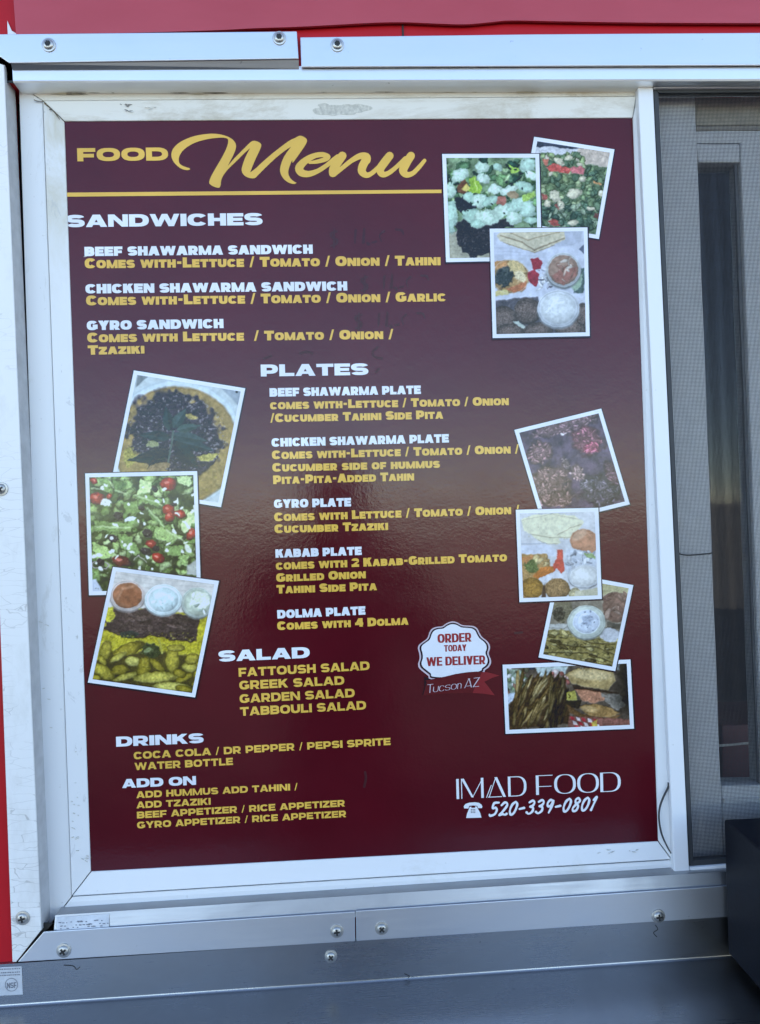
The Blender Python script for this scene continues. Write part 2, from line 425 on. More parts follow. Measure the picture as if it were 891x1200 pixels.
for x0_, y0_, x1_, y1_, k in ((40, 116, 54, 122, 1), (52, 120, 70, 139, 2), (58, 128, 68, 134, 3)):
    bm = bmesh.new(); tube(bm, [U(x0_+(x1_-x0_)*f, y0_+(y1_-y0_)*f+math.sin(f*5+k)*1.2, YI-.0002+f*.001) for f in np.linspace(0, 1, 7)], .0005, 5)
    link('grime_line', mesh_of(bm, 'grime_line'), GRIME, frame)
# small dents and specks on the aluminium come from its material

# ------------------------------------------------------------------ flat aluminium trims, screwed on
left = empty('side_trim', 'vertical cracked white painted trim strip left of the window frame', 'trim strip', tuple(U(20, 1126, YT)))
piece('strip', [U(-24, 66, YT), U(4.6, 76, YT), U(48.5, 1090, YT), U(19, 1127.5, YT), U(14.6, 1127.5, YT)], .0018, CRACKED, left, .0006)
piece('return_leg', [U(4.4, 76, YT+.0022), U(5.8, 76, YT+.0022), U(49.4, 1089.5, YT+.0022), U(48.0, 1091, YT+.0022)], .0235, plain('shaded_trim_return', (.50, .50, .50), .45), left, .0003)  # the flat grey carries the shading of this side face
piece('gap_shade', [U(40, 1082, YT+.006), U(62, 1082, YT+.006), U(30, 1120, YT+.006), U(23, 1128.5, YT+.006), U(13, 1129.5, YT+.006)], .002, DARKM, left, .0002)  # dark strip added behind the mitre, standing for shade in the gap
piece('gap_shade', [U(-30, 58, YT+.006), U(24, 58, YT+.006), U(24, 97, YT+.006), U(5, 97, YT+.006), U(-30, 84, YT+.006)], .0009, DARKM, left, .0001)  # dark sheet added at the upper corner gap, again for its shade
screw(left, 1.5, 573, YT, .0072); screw(left, 27, 1075.5, YT, .0073)

top1 = empty('top_trim', 'short bluish aluminium trim length over the window, slightly tilted, with two star screws', 'trim strip', tuple(U(180, 55, YT)))
YT1 = YT-.003
piece('strip', [U(-60, 40.5, YT1), U(348, 36.5, YT1), U(350, 68.5, YT1), U(11, 73.6, YT1), U(-6, 62, YT1), U(-60, 64, YT1)], .0020, TRIM_ALU, top1, .0006)
bm = bmesh.new(); loft(bm, U(12, 73.3, YT1), U(350, 68.6, YT1), U(12, 78, YT1), U(350, 76.5, YT1), [(0, YT1+.0021), (1, YT1+.006), (1, YT1+.008), (0, YT1+.0041)])
link('turned_edge', mesh_of(bm, 'turned_edge'), SILL_ALU, top1)
screw(top1, 57.5, 53, YT1, .0072, star=True); screw(top1, 327.5, 45, YT1, .0072, star=True)

top2 = empty('top_trim', 'long bluish aluminium trim length over the window running to the right edge', 'trim strip', tuple(U(600, 60, YT)))
piece('strip', [U(352, 43.5, YT), U(620, 40, YT), U(1080, 37, YT), U(1080, 75.4, YT), U(353.2, 78.2, YT)], .0020, TRIM_ALU, top2, .0006)
screw(top2, 395.5, 53, YT, .0072, star=True)

drip = empty('drip_rail', 'narrow pale aluminium drip rail directly under the top trims', 'rail', tuple(U(450, 88, YT)))
YD = YT+.004
bm = bmesh.new()
loft(bm, U(14.5, 78.2, YD), U(1080, 76.2, YD), U(16, 97, YD), U(1080, 94.5, YD), [(0, YD), (.9, YD-.001), (1, YD), (1, YD+.022), (0, YD+.022)])
link('rail', mesh_of(bm, 'rail'), metal('pale_aluminium', (.86, .87, .88), .40, amp=.04, smut=.06), drip)

bot1 = empty('bottom_trim', 'short mitred aluminium trim length below the window, left of the butt joint', 'trim strip', tuple(U(220, 1100, YT)))
piece('strip', [U(51.2, 1092.2, YT), U(416, 1068.3, YT), U(416.6, 1103.2, YT), U(20.6, 1127.7, YT)], .0020, TRIM_ALU, bot1, .0006)
screw(bot1, 75, 1113.5, YT, .0074); screw(bot1, 395, 1091, YT, .0070)
bot2 = empty('bottom_trim', 'long aluminium trim length below the window, right of the butt joint, behind the black box', 'trim strip', tuple(U(650, 1080, YT)))
piece('strip', [U(417.2, 1067.6, YT), U(1060, 1024, YT), U(1060, 1061.5, YT), U(417.8, 1103.1, YT)], .0020, TRIM_ALU, bot2, .0006)
screw(bot2, 447.5, 1087.5, YT, .0070); screw(bot2, 771.5, 1073.5, YT-.0002, .0073)

WORN = white_paint('worn_label_paper', (.66, .68, .70), (.46, .48, .50), .35, .7, 60)
sill = empty('sill_track', 'worn grey aluminium sill track under the window frame with a rubbed off label', 'sill', tuple(U(450, 1060, -.02)))
YS = -.020
bm = bmesh.new()
loft(bm, U(65, 1072.5, YS), U(1060, 1007.5, YS), U(65.5, 1094, YS), U(1060, 1028, YS), [(0, YS), (1, YS-.0065), (1, YS+.02), (0, YS+.02)])
link('track', mesh_of(bm, 'track'), SILL_ALU, sill)
def sl_y(px, py):      # depth of the sloping front of the track
    f = (py-(1072.5-(px-65)*.0653))/21.5
    return YS-.0065*f
bm = bmesh.new()
slab(bm, [U(x, y, sl_y(x, y)-.0003) for x, y in ((66.5, 1075), (128, 1071), (128, 1087), (66.5, 1091))], .0002)
link('rubbed_label', mesh_of(bm, 'rubbed_label'), WORN, sill)
bm = bmesh.new(); r2 = random.Random(9)
for k in range(40):
    x = r2.uniform(70, 112) if k < 34 else r2.uniform(112, 127); yy = 1085.5-(x-66)*.0645 + r2.choice((-3.6, 0, .3, 3.0)) + r2.uniform(-.5, .5)
    L = r2.uniform(.6, 1.7); slab(bm, [U(a, b, sl_y(a, b)-.0004-.00001*k) for a, b in ((x-L, yy-.5), (x+L, yy-.65), (x+L, yy+.4), (x-L, yy+.45))], .0001)
link('worn_lettering', mesh_of(bm, 'worn_lettering'), INK, sill)

# ------------------------------------------------------------------ steel backsplash and counter
YB = -.0255
ZC = U(440, 1151, YB)[2]
counter = empty('steel_counter', 'brushed stainless steel service counter with upstand below the menu window', 'counter', (.3, YB, ZC))
bm = bmesh.new()
xl, xr = -.9, 1.25
top_l, top_r = U(0, 1129.5, YB), U(848, 1073, YB); sl_ = (top_r[2]-top_l[2])/(top_r[0]-top_l[0])
def zt(x): return top_l[2] + sl_*(x-top_l[0])
zc = lambda x: ZC + sl_*(x-.3)*.85
P = []
prof = [(YB+.0016, 1), (YB, 1)]
rows = []
for x in (xl, xr):
    r = [(x, YB+.004, zt(x)), (x, YB, zt(x)-.0006), (x, YB, zc(x)+.0035)]
    for k in range(1, 7):
        a = k/7*math.pi/2
        r.append((x, YB-.0025+.0025*math.cos(a), zc(x)+.0035-.0025*math.sin(a)))
    r += [(x, YB-.0028, zc(x)+.0008), (x, YB-.30, zc(x)-.004)]
    for k in range(1, 7):
        a = k/6*math.pi/2
        r.append((x, YB-.30-.012*math.sin(a), zc(x)-.004-.012*(1-math.cos(a))))
    r += [(x, YB-.312, zc(x)-.05), (x, YB-.309, zc(x)-.05), (x, YB-.29, zc(x)-.014), (x, YB+.004, zc(x)-.009)]
    rows.append([bm.verts.new(q) for q in r])
n = len(rows[0])
for i in range(n):
    f = bm.faces.new((rows[0][i], rows[1][i], rows[1][(i+1) % n], rows[0][(i+1) % n]))
bm.faces.new(rows[0][::-1]); bm.faces.new(rows[1])
me = mesh_of(bm, 'top_sheet')
link('top_sheet', me, STEEL, counter)
screw(counter, 388, 1120.5, YB, .0066, label='bright screw driven into the steel upstand')

for P_ in ([(768, 1084), (771, 1089), (766, 1093), (770, 1098)], [(474, 1141), (480, 1144), (477, 1147)], [(75, 1131), (86, 1132), (90, 1136), (94, 1133)]):
    bm = bmesh.new(); tube(bm, [U(x, y, YB-.0001) for x, y in spline(P_, 4)], .00045, 5); link('scratch', mesh_of(bm, 'scratch'), DARKM, counter)
stk = empty('certification_sticker', 'small white sticker with a circled NSF mark on the steel upstand', 'sticker', tuple(U(13, 1150, YB)))
YN = YB-.0006
piece('sticker_sheet', [U(-18, 1134.5, YN), U(25.5, 1132.5, YN), U(26.8, 1165.5, YN), U(-17, 1168, YN)], .0005, plain('dull_sticker', (.52, .54, .57), .5, nz=.08, scale=120), stk, .0001)

# ------------------------------------------------------------------ insect screen window on the right
scr = empty('screen_window', 'insect screen with grey mesh in a white frame right of the menu board', 'screen window', tuple(U(800, 1010, -.01)))
YM = -.0125
MULL = white_paint('white_mullion', (.78, .79, .80), (.60, .60, .58), .62, .82, 20)
piece('stile', [U(747.6, 96, YM), U(765.8, 103, YM), U(808, 1016.5, YM), U(809, 1021, YM), U(790.5, 1024, YM)], .028, MULL, scr, .0012)
piece('top_rail', [U(766.6, 96, YM), U(1060, 94.5, YM), U(1060, 101.5, YM), U(766.4, 103.0, YM)], .02, MULL, scr, .0008)
piece('bottom_rail', [U(808.8, 1016.6, YM), U(1060, 998.5, YM), U(1060, 1003, YM), U(809.2, 1021, YM)], .02, MULL, scr, .0008)
YG = -.0095
piece('gasket', [U(766.3, 103.4, YG), U(772, 109, YG), U(813, 1008.6, YG), U(808.4, 1016.2, YG)], .008, GASKET, scr, .0004)
piece('gasket', [U(767, 103.4, YG), U(1060, 101.8, YG), U(1060, 107, YG), U(772.4, 108.8, YG)], .008, GASKET, scr, .0004)
piece('gasket', [U(813.4, 1008.2, YG), U(1060, 991, YG), U(1060, 998, YG), U(809, 1016, YG)], .008, GASKET, scr, .0004)
# woven screen: real strands
YK = -.006
bm = bmesh.new()
pitch, th = .0015, .00013
pa, pb = U(771, 108, YK), U(812.5, 1010, YK)
topz = U(771, 107, YK)[2]+.002; botz = U(812, 1011, YK)[2]-.002
def xl_at(z): return pa[0] + (pb[0]-pa[0])*(pa[2]-z)/(pa[2]-pb[2]) - .003
xr = U(960, 500, YK)[0]
def strand(p, q, dx, dz, dy=0):
    y0, y1 = YK-.0002+dy, YK+.0002+dy
    x0, z0, x1, z1 = *p, *q
    vs = [bm.verts.new(v) for v in ((x0-dx, y0, z0-dz), (x0+dx, y0, z0+dz), (x1+dx, y0, z1+dz), (x1-dx, y0, z1-dz))]
    ws = [bm.verts.new((v.co.x, y1, v.co.z)) for v in vs]
    bm.faces.new(vs); bm.faces.new(ws[::-1])
    for i in range(4): bm.faces.new((vs[i], ws[i], ws[(i+1) % 4], vs[(i+1) % 4]))
x = pa[0]-.004; lean_x = (pb[0]-pa[0])
while x < xr:
    strand((x, topz), (x+lean_x, botz), th, 0); x += pitch
z = botz
while z < topz:
    strand((xl_at(z), z), (xr, z - .003), 0, th, .00042); z += pitch
link('screen_mesh', mesh_of(bm, 'screen_mesh'), MESHM, scr)
bm = bmesh.new()
tube(bm, [U(x, y, YK-.0012) for x, y in spline([(794.5, 645), (797, 649), (805, 650.5), (818, 650), (830, 649), (836, 647.5)], 4)], .0008, 6)
link('loose_strand', mesh_of(bm, 'loose_strand'), DARKM, scr)

# sliding sash behind the screen
YV = .016
sash = empty('sliding_sash', 'white vinyl sliding sash with a narrow dark glass pane behind the insect screen', 'window', tuple(U(845, 960, YV)))
piece('sash_stile', [U(760, 104, YV-.003), U(815, 104, YV-.003), U(849, 1015, YV-.003), U(800, 1018, YV-.003)], .03, VINYL, sash, .002)
piece('sash_stile', [U(868, 165, YV), U(935, 165, YV), U(955, 1010, YV), U(897, 1010, YV)], .03, VINYL, sash, .002)
piece('sash_rail', [U(816, 168, YV), U(867.3, 168, YV), U(868, 190, YV), U(819.5, 190.5, YV)], .03, VINYL, sash, .002)
piece('sash_rail', [U(846, 921, YV), U(896, 920, YV), U(899, 1010, YV), U(850, 1012, YV)], .03, VINYL, sash, .002)
piece('bottom_channel', [U(849, 936, YV-.004), U(960, 934, YV-.004), U(960, 940, YV-.004), U(849.2, 942, YV-.004)], .0036, VINYL, sash, .001)
piece('header', [U(815, 104, YV+.004), U(960, 104, YV+.004), U(960, 146, YV+.004), U(816, 147, YV+.004)], .03, BEIGE, sash, .001)
piece('header_lip', [U(816, 147.5, YV+.001), U(960, 146.5, YV+.001), U(960, 152, YV+.001), U(816, 153, YV+.001)], .03, plain('tan_lip', (.42, .38, .32), .5), sash, .001)
piece('header', [U(816, 153.5, YV+.002), U(960, 152.5, YV+.002), U(960, 167.3, YV+.002), U(816, 167.6, YV+.002)], .03, VINYL, sash, .001)
bm = bmesh.new(); slab(bm, quad((817, 188), (872, 188), (900, 924), (844, 924), YV+.012), .004)
link('glass_pane', mesh_of(bm, 'glass_pane'), GLASS, sash)
piece('glass_stop', [U(861, 190, YV+.006), U(864.5, 190, YV+.006), U(893, 920, YV+.006), U(889, 920, YV+.006)], .004, plain('grey_stop', (.16, .17, .18), .4), sash, .0005)

# dark wall of the truck behind the frame, so nothing shows through the joints
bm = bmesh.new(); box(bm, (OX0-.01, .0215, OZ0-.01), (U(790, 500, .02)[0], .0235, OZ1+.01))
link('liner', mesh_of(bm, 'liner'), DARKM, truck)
# red block added behind the pane in place of a reflection in the glass
YQ = .16
refl_block = empty('reflection_block', 'dark red carton with a pale stripe, added for the red reflection in the sliding glass', 'block', tuple(U(870, 880, YQ)))
bm = bmesh.new(); slab(bm, [U(846, 850, YQ), U(960, 846, YQ), U(960, 960, YQ), U(846, 965, YQ)], .12); bevel(bm, .002)
link('block_body', mesh_of(bm, 'block_body'), REDREFL, refl_block)
bm = bmesh.new()
for j, pp in enumerate((((840, 872.5), (960, 862), (960, 865), (840, 875)), )):
    slab(bm, [U(x, y, YQ-.0006) for x, y in pp], .0005)
link('pale_stripe', mesh_of(bm, 'pale_stripe'), plain('pale_stripe_reflection', (.55, .52, .45), .5), refl_block)

# ------------------------------------------------------------------ the black box on the counter
YX = -.034
bx_bl = U(848, 960, YX); zb = U(848, 1122, YX)[2]
boxo = empty('black_box', 'plain navy black box standing on the steel counter below the screen', 'box', (bx_bl[0], YX, zb))
bm = bmesh.new()
x0 = bx_bl[0]; x1 = x0+.26; zt_ = bx_bl[2]
slab(bm, [(x0, YX, zb+.004), (x1, YX, zb+.004+sl_*.2), (x1, YX, zt_+sl_*.2), (x0, YX, zt_)], -.17)
bevel(bm, .0025, 3); link('case', mesh_of(bm, 'case'), BLACKBOX, boxo)
for (ax, ay) in ((.02, -.02), (.02, -.15), (.24, -.02), (.24, -.15)):
    bm = bmesh.new(); bmesh.ops.create_cone(bm, cap_ends=True, segments=16, radius1=.008, radius2=.008, depth=.0045, matrix=Matrix.Translation((x0+ax, YX+ay, zb+.0022+sl_*ax)))
    link('rubber_foot', mesh_of(bm, 'rubber_foot'), GASKET, boxo)

# loose strip of glazing rubber at the lower right corner of the board
bm = bmesh.new()
tube(bm, [U(x, y, -.0085) for x, y in spline([(783.6, 917), (783, 923), (778.5, 932), (774.2, 943), (772.4, 953), (773, 965), (775.8, 978), (781, 990), (786.5, 1000)], 5)], lambda f: .0011 if f < .7 else .0011-.0015*(f-.7), 8)
link('rubber_strip', mesh_of(bm, 'rubber_strip', True), GASKET, None, 'loose dark strip of glazing rubber curling beside the lower right corner of the board', 'rubber strip')

# ------------------------------------------------------------------ lettering: every glyph is drawn here from strokes
def R4(x0, y0, x1, y1): return [(x0, y0), (x1, y0), (x1, y1), (x0, y1)]
def sup(c_, p): return math.copysign(abs(c_)**(2/p), c_)
def ring(cx, cy, rx, ry, s, h, a0, a1, p=2.5, n=30):
    k = max(4, int(n*abs(a1-a0)/360)); out = []
    pr = None; pi = max(2.0, p-.15)
    for i in range(k+1):
        a = math.radians(a0+(a1-a0)*i/k); c_, q = math.cos(a), math.sin(a)
        o = (cx+rx*sup(c_, p), cy+ry*sup(q, p)); n_ = (cx+(rx-s)*sup(c_, pi), cy+(ry-h)*sup(q, pi))
        if pr: out.append([pr[0], o, n_, pr[1]])
        pr = (o, n_)
    return out
def dg(xb, xt, wd, y0=0.0, y1=1.0): return [(xb, y0), (xb+wd, y0), (xt+wd, y1), (xt, y1)]
def glyph(ch, W, s, h, t, deco=False):
    """W width factor, s stem, h bar, t thin diagonal; cap height 1 -> (polygons, advance)"""
    w = W
    if ch == 'A':
        w = 1.16*W
        L = dg(0, w/2-t*.62, t*1.08); Rr = [(w-s*1.08, 0), (w, 0), (w/2+s*.62, 1), (w/2-s*.46, 1)]
        if deco: return [dg(0, w*.30-t, t, 0, .62), dg(w*.14, w*.5-t*.2, t, 0.04, 1), Rr, R4(w*.10, 0, w*.8, h)], w
        return [L, Rr, R4(w*.22, .17, w*.78, .17+h*.8), R4(w/2-.1, 1-h*.9, w/2+.1, 1)], w
    if ch in 'BPR':
        bx = w*.52; P = [R4(0, 0, s, 1)]
        yb = {'B': .5, 'P': .36, 'R': .38}[ch]; yb0 = yb-h*.5
        P += [R4(s*.9, 1-h, bx, 1), R4(s*.9, yb0, bx, yb0+h)]
        P += ring(bx, (1+yb0)/2, w*.46, (1-yb0)/2, s*.95, h, -90, 90)
        if ch == 'B':
            P += [R4(s*.9, 0, bx, h)] + ring(bx, (yb0+h)/2, w*.5, (yb0+h)/2, s*.95, h, -90, 90); w *= 1.02
        if ch == 'R': P += [[(w*1.0-s*1.08, 0), (w*1.02, 0), (bx+s*.55, yb0+h*.5), (bx-s*.45, yb0+h*.5)]]; w *= 1.02
        return P, w
    if ch == 'C': w *= 1.08; return ring(w/2, .5, w/2, .5, s, h, 33, 327), w*.985
    if ch == 'G': w *= 1.1; return ring(w/2, .5, w/2, .5, s, h, 36, 345) + [R4(w*.54, .32, w*.985, .32+h*.9), R4(w-s*.98, .12, w*.985, .4)], w
    if ch == 'D':
        w *= 1.08; bx = w*.46
        return [R4(0, 0, s, 1), R4(s*.9, 1-h, bx, 1), R4(s*.9, 0, bx, h)] + ring(bx, .5, w-bx, .5, s, h, -90, 90), w
    if ch == 'E': w *= .9; return [R4(0, 0, s, 1), R4(s*.9, 0, w, h), R4(s*.9, .5-h*.45, w*.94, .5+h*.45), R4(s*.9, 1-h, w, 1)], w
    if ch == 'F': w *= .88; return [R4(0, 0, s, 1), R4(s*.9, .42-h*.45, w*.92, .42+h*.5), R4(s*.9, 1-h, w, 1)], w
    if ch == 'H': return [R4(0, 0, s, 1), R4(w-s, 0, w, 1), R4(s*.9, .5-h/2, w-s*.9, .5+h/2)], w
    if ch == 'I': return [R4(0, 0, s, 1)], s
    if ch == 'K': w *= 1.05; return [R4(0, 0, s, 1), [(s*.8, .38), (s*.8, .64), (w*.97-s*1.1, 1), (w*.97, 1), (s*1.2, .28)], [(w-s*1.12, 0), (w, 0), (s*1.9, .68), (s*1.0, .54)]], w
    if ch == 'L': w *= .86; return [R4(0, 0, s, 1), R4(s*.9, 0, w, h)], w
    if ch == 'M':
        w *= 1.30; s, t = (s, t) if deco else (s*.86, t*.80); l = t if deco else s
        return [R4(0, 0, l, 1), R4(w-s, 0, w, 1), [(0, 1), (s*1.1, 1), (w/2+s*.42, 0.05 if deco else 0), (w/2-s*.42, 0.05 if deco else 0)], [(w, 1), (w-t*1.1, 1), (w/2-t*.42, 0.05 if deco else 0), (w/2+t*.42, 0.05 if deco else 0)]], w
    if ch == 'N': w *= 1.08; s *= 1 if deco else .9; return [R4(0, 0, s, 1), R4(w-s, 0, w, 1), [(0, 1), (s*1.15, 1), (w, 0), (w-s*1.15, 0)]], w
    if ch == 'n': w *= .8; return [R4(0, 0, s, .98), R4(w-s, 0, w, .55)] + ring(w/2, .55, w/2, .45, s, h, 0, 180, 2.2), w
    if ch == 'O': w *= 1.14; return ring(w/2, .5, w/2, .5, s, h, 0, 360), w
    if ch == 'S':
        w *= 1.0; ry = (1+h)/4
        return ring(w/2, 1-ry, w/2, ry, s*.92, h, 18, 272, 2.5) + ring(w/2, ry, w/2, ry, s*.92, h, 92, -162, 2.5), w
    if ch == 'T': w *= .98; return [R4(0, 1-h, w, 1), R4(w/2-s/2, 0, w/2+s/2, 1-h*.9)], w
    if ch == 'U': w *= 1.04; return [R4(0, .45, s, 1), R4(w-s, .45, w, 1)] + ring(w/2, .47, w/2, .47, s, h, 180, 360, 2.6), w
    if ch == 'V': w *= 1.1; return [[(0, 1), (s*1.1, 1), (w/2+s*.55, 0), (w/2-s*.55, 0)], [(w, 1), (w-s*1.1, 1), (w/2-s*.55, 0), (w/2+s*.55, 0)]], w
    if ch == 'W':
        w *= 1.62; d = s*.90; a = w*.28; b = w*.72; P = []
        for x0, x1 in ((d*.5, a), (w/2, a), (w/2, b), (w-d*.5, b)): P.append([(x0-d/2, 1), (x0+d/2, 1), (x1+d/2, 0), (x1-d/2, 0)])
        return P, w
    if ch == 'X': return [dg(0, w-s*1.1, s*1.1), [(w-s*1.1, 0), (w, 0), (s*1.1, 1), (0, 1)]], w
    if ch == 'Y': w *= 1.1; return [[(0, 1), (s*1.15, 1), (w/2+s*.5, .36), (w/2-s*.5, .36)], [(w, 1), (w-s*1.15, 1), (w/2-s*.5, .36), (w/2+s*.5, .36)], R4(w/2-s/2, 0, w/2+s/2, .42)], w
    if ch == 'Z': w *= .95; return [R4(0, 0, w, h), R4(0, 1-h, w, 1), [(0, h*.9), (s*1.35, h*.9), (w, 1-h*.9), (w-s*1.35, 1-h*.9)]], w
    if ch == '/': return [dg(0, .30*W, s*.5, -.04, 1.06)], .30*W+s*.5
    if ch == '-': return [R4(W*.07, .36, W*.49, .36+h*.85)], W*.56
    if ch == '2':
        w *= .92; ry = .31
        return ring(w/2, 1-ry, w/2, ry, s*.9, h, 170, -20) + [[(0, h*.6), (s*1.2, h*.6), (w, .62), (w-s*.9, .56)], R4(0, 0, w, h)], w
    if ch == '4': w *= .98; return [R4(w*.52, 0, w*.52+s, 1), R4(0, .2, w, .2+h), [(0, .3), (s*.8, .3), (w*.55+s*.4, 1), (w*.55-s*.3, 1)]], w
    if ch == '$':
        ry = .28
        return ring(w/2, 1-ry, w/2, ry, s, h, 18, 272) + ring(w/2, ry, w/2, ry, s, h, 92, -162) + [R4(w/2-s/2, -.1, w/2+s/2, 1.1)], w
    if ch == '1': return [R4(0, 0, s, 1)], s
    if ch == '0': return ring(w/2, .5, w/2, .5, s, h, 0, 360), w
    if ch == '.': return [R4(0, 0, s*1.1, s*1.1)], s*1.1
    raise KeyError(ch)
_cache = {}
def union(polys):
    vs = []; fs = []
    for p in polys:
        a = sum(p[i][0]*p[(i+1) % len(p)][1]-p[(i+1) % len(p)][0]*p[i][1] for i in range(len(p)))
        if abs(a) < 1e-9: continue
        if a < 0: p = p[::-1]
        b = len(vs); vs += [Vector((x, y)) for x, y in p]; fs.append(list(range(b, len(vs))))
    v, e, f, ov, oe, of = delaunay_2d_cdt(vs, [], fs, 0, 1e-5)
    return [(x[0], x[1]) for x in v], [f[i] for i in range(len(f)) if of[i]]
def gl(ch, W, s, h, t, deco):
    key = (ch, W, s, h, t, deco)
    if key not in _cache:
        P, adv = glyph(ch, W, s, h, t, deco); _cache[key] = (*union(P), adv)
    return _cache[key]
LAYER = .00032
def text(name, txt, x0, y0, x1, y1, cap, mat, parent, st, label=None, y=-LAYER, slant=0.0, small=.82, gap=.10, space=.46, lowern=False):
    """lettering from (x0,y0) to (x1,y1) (ends of its baseline), caps `cap` high; lower case letters are small capitals"""
    W, s, h, t, deco = st
    a = U(x0, y0, y); b = U(x1, y1, y); d = b-a; L = d.length; ux = d/L; uz = Vector((-ux[2], 0, ux[0]))
    H = (U(x0, y0-cap, y)-U(x0, y0, y)).length
    items = []; x = 0.0
    for ch in txt:
        if ch == ' ': x += space*W; continue
        k = small if ch.islower() else 1.0
        V, F, adv = gl(ch if lowern and ch == 'n' else ch.upper(), W, s, h, t, deco)
        items.append((x, k, V, F)); x += adv*k + gap*W
    sx = L/(x-gap*W)
    bm = bmesh.new()
    for ox, k, V, F in items:
        vv = [bm.verts.new(a + ux*((ox+p[0]*k + slant*p[1]*k)*sx) + uz*(p[1]*k*H)) for p in V]
        for f in F:
            try: bm.faces.new([vv[i] for i in f])
            except ValueError: pass
    return link(name, flat_front(bm, name), mat, parent, label)
def flat_front(bm, name):
    bm.normal_update()
    for f in bm.faces:
        if f.normal.y > 0: f.normal_flip()
    me = bpy.data.meshes.new(name); bm.to_mesh(me); bm.free(); return me
def hull(P):
    P = sorted(set(P)); lo_, up_ = [], []
    for p in P:
        while len(lo_) > 1 and (lo_[-1][0]-lo_[-2][0])*(p[1]-lo_[-2][1])-(lo_[-1][1]-lo_[-2][1])*(p[0]-lo_[-2][0]) <= 0: lo_.pop()
        lo_.append(p)
    for p in P[::-1]:
        while len(up_) > 1 and (up_[-1][0]-up_[-2][0])*(p[1]-up_[-2][1])-(up_[-1][1]-up_[-2][1])*(p[0]-up_[-2][0]) <= 0: up_.pop()
        up_.append(p)
    return lo_[:-1]+up_[:-1]
def brush(path, width, n=5, cap=True):
    """polygons of a round brush drawn along path; width: one number or one per control point"""
    P = spline(path, n); k = len(path)
    Wd = [width]*len(path) if isinstance(width, (int, float)) else width
    ww = [np.interp(i/(len(P)-1)*(k-1), range(k), Wd)/2 for i in range(len(P))]
    out = []; pr = None
    for i, p in enumerate(P):
        tn = P[min(i+1, len(P)-1)] - P[max(i-1, 0)]; tn = tn/(np.linalg.norm(tn)+1e-9); nn_ = np.array((-tn[1], tn[0]))
        cur = (p+nn_*ww[i], p-nn_*ww[i])
        if pr is not None: out.append(hull([tuple(pr[0]), tuple(cur[0]), tuple(cur[1]), tuple(pr[1])]))
        pr = cur
        if cap or True:
            if i % 2 == 0 or i == len(P)-1:
                out.append([tuple(p+ww[i]*np.array((math.cos(a), math.sin(a)))) for a in np.linspace(0, 2*math.pi, 13)[:-1]])
    return out
def shape(name, polys, mat, parent, y=-LAYER, label=None):
    """flat printed shape given in photograph pixels, laid on the board"""
    V, F = union([[(p[0], -p[1]) for p in q] for q in polys])
    bm = bmesh.new(); vv = [bm.verts.new(U(p[0], -p[1], y)) for p in V]
    for f in F:
        try: bm.faces.new([vv[i] for i in f])
        except ValueError: pass
    return link(name, flat_front(bm, name), mat, parent, label)

# ------------------------------------------------------------------ the menu board
board = empty('menu_board', 'maroon glossy food menu board with gold and white lettering and food photos', 'menu board', tuple(U(440, 1004, 0)))
bm = bmesh.new(); slab(bm, [U(74.6, 141.5), U(742.6, 137.2), U(772.6, 986.6), U(105.6, 1022.4)], .0025)
link('panel', mesh_of(bm, 'panel'), MAROON, board)
HEAD = (1.42, .47, .27, .44, False)     # extended black capitals
ITEM = (1.12, .46, .30, .43, False)
DESC = (1.10, .45, .30, .42, False)
WIDE = (1.30, .39, .245, .36, False)
hd = lambda *a: text('heading', *a, WHITEP, board, HEAD, label='white heading reading ' + a[0], gap=.055, space=.4)
it = lambda *a: text('item_name', *a, WHITEP, board, ITEM, label='white line reading ' + a[0], gap=.055)
de = lambda *a: text('description_line', *a, GOLD, board, DESC, label='gold line reading ' + a[0], gap=.06)
wi = lambda *a: text('description_line', *a, GOLD, board, WIDE, label='gold line reading ' + a[0], gap=.085, space=.5)
text('title_word', 'FOOD', 90.9, 189.1, 197.4, 188, 15.4, GOLD, board, (1.5, .44, .29, .42, False), label='gold title word FOOD', gap=.06)
hd('SANDWICHES', 77.9, 266.4, 308, 263.8, 14.5)
it('BEEF SHAWARMA SANDWICH', 99.3, 300.2, 366.8, 297.3, 10.9)
de('Comes with-Lettuce / Tomato / Onion / Tahini', 99.6, 314.5, 516.6, 310.8, 11.8)
it('CHICKEN SHAWARMA SANDWICH', 100.4, 344, 407.2, 340.5, 11)
de('Comes with-Lettuce / Tomato / Onion / Garlic', 101.2, 357.9, 523, 353.1, 11.6)
it('GYRO SANDWICH', 102, 387, 262.2, 384.5, 11)
de('Comes with Lettuce  / Tomato / Onion /', 102.5, 401.3, 461.3, 397.2, 11.4)
de('Tzaziki', 103.2, 415.8, 169.6, 414.2, 11)
hd('PLATES', 305.9, 441.2, 432, 439.4, 13.9)
it('BEEF SHAWARMA PLATE', 316.2, 464.9, 493.5, 461.6, 10)
de('comes with-Lettuce / Tomato / Onion', 316.7, 479.8, 596.5, 474.8, 10.2)
de('/Cucumber Tahini Side Pita', 317, 494.9, 519.6, 490.6, 10.2)
it('CHICKEN SHAWARMA PLATE', 318.5, 523.6, 526.3, 518.5, 10)
de('Comes with-Lettuce / Tomato / Onion /', 319, 538.2, 608.4, 531.2, 10.2)
de('Cucumber side of hummus', 319.4, 552.9, 515.8, 548.2, 10.2)
de('Pita-Pita-Added Tahin', 320.4, 567.4, 485.6, 563, 10.2)
it('GYRO PLATE', 321.3, 595.4, 411.7, 593.4, 10)
de('Comes with Lettuce / Tomato / Onion /', 321.7, 611, 609, 602.2, 10.2)
de('Cucumber Tzaziki', 322, 624.8, 455.1, 621, 10.2)
it('KABAB PLATE', 323.1, 653.6, 424.2, 650.3, 9.8)
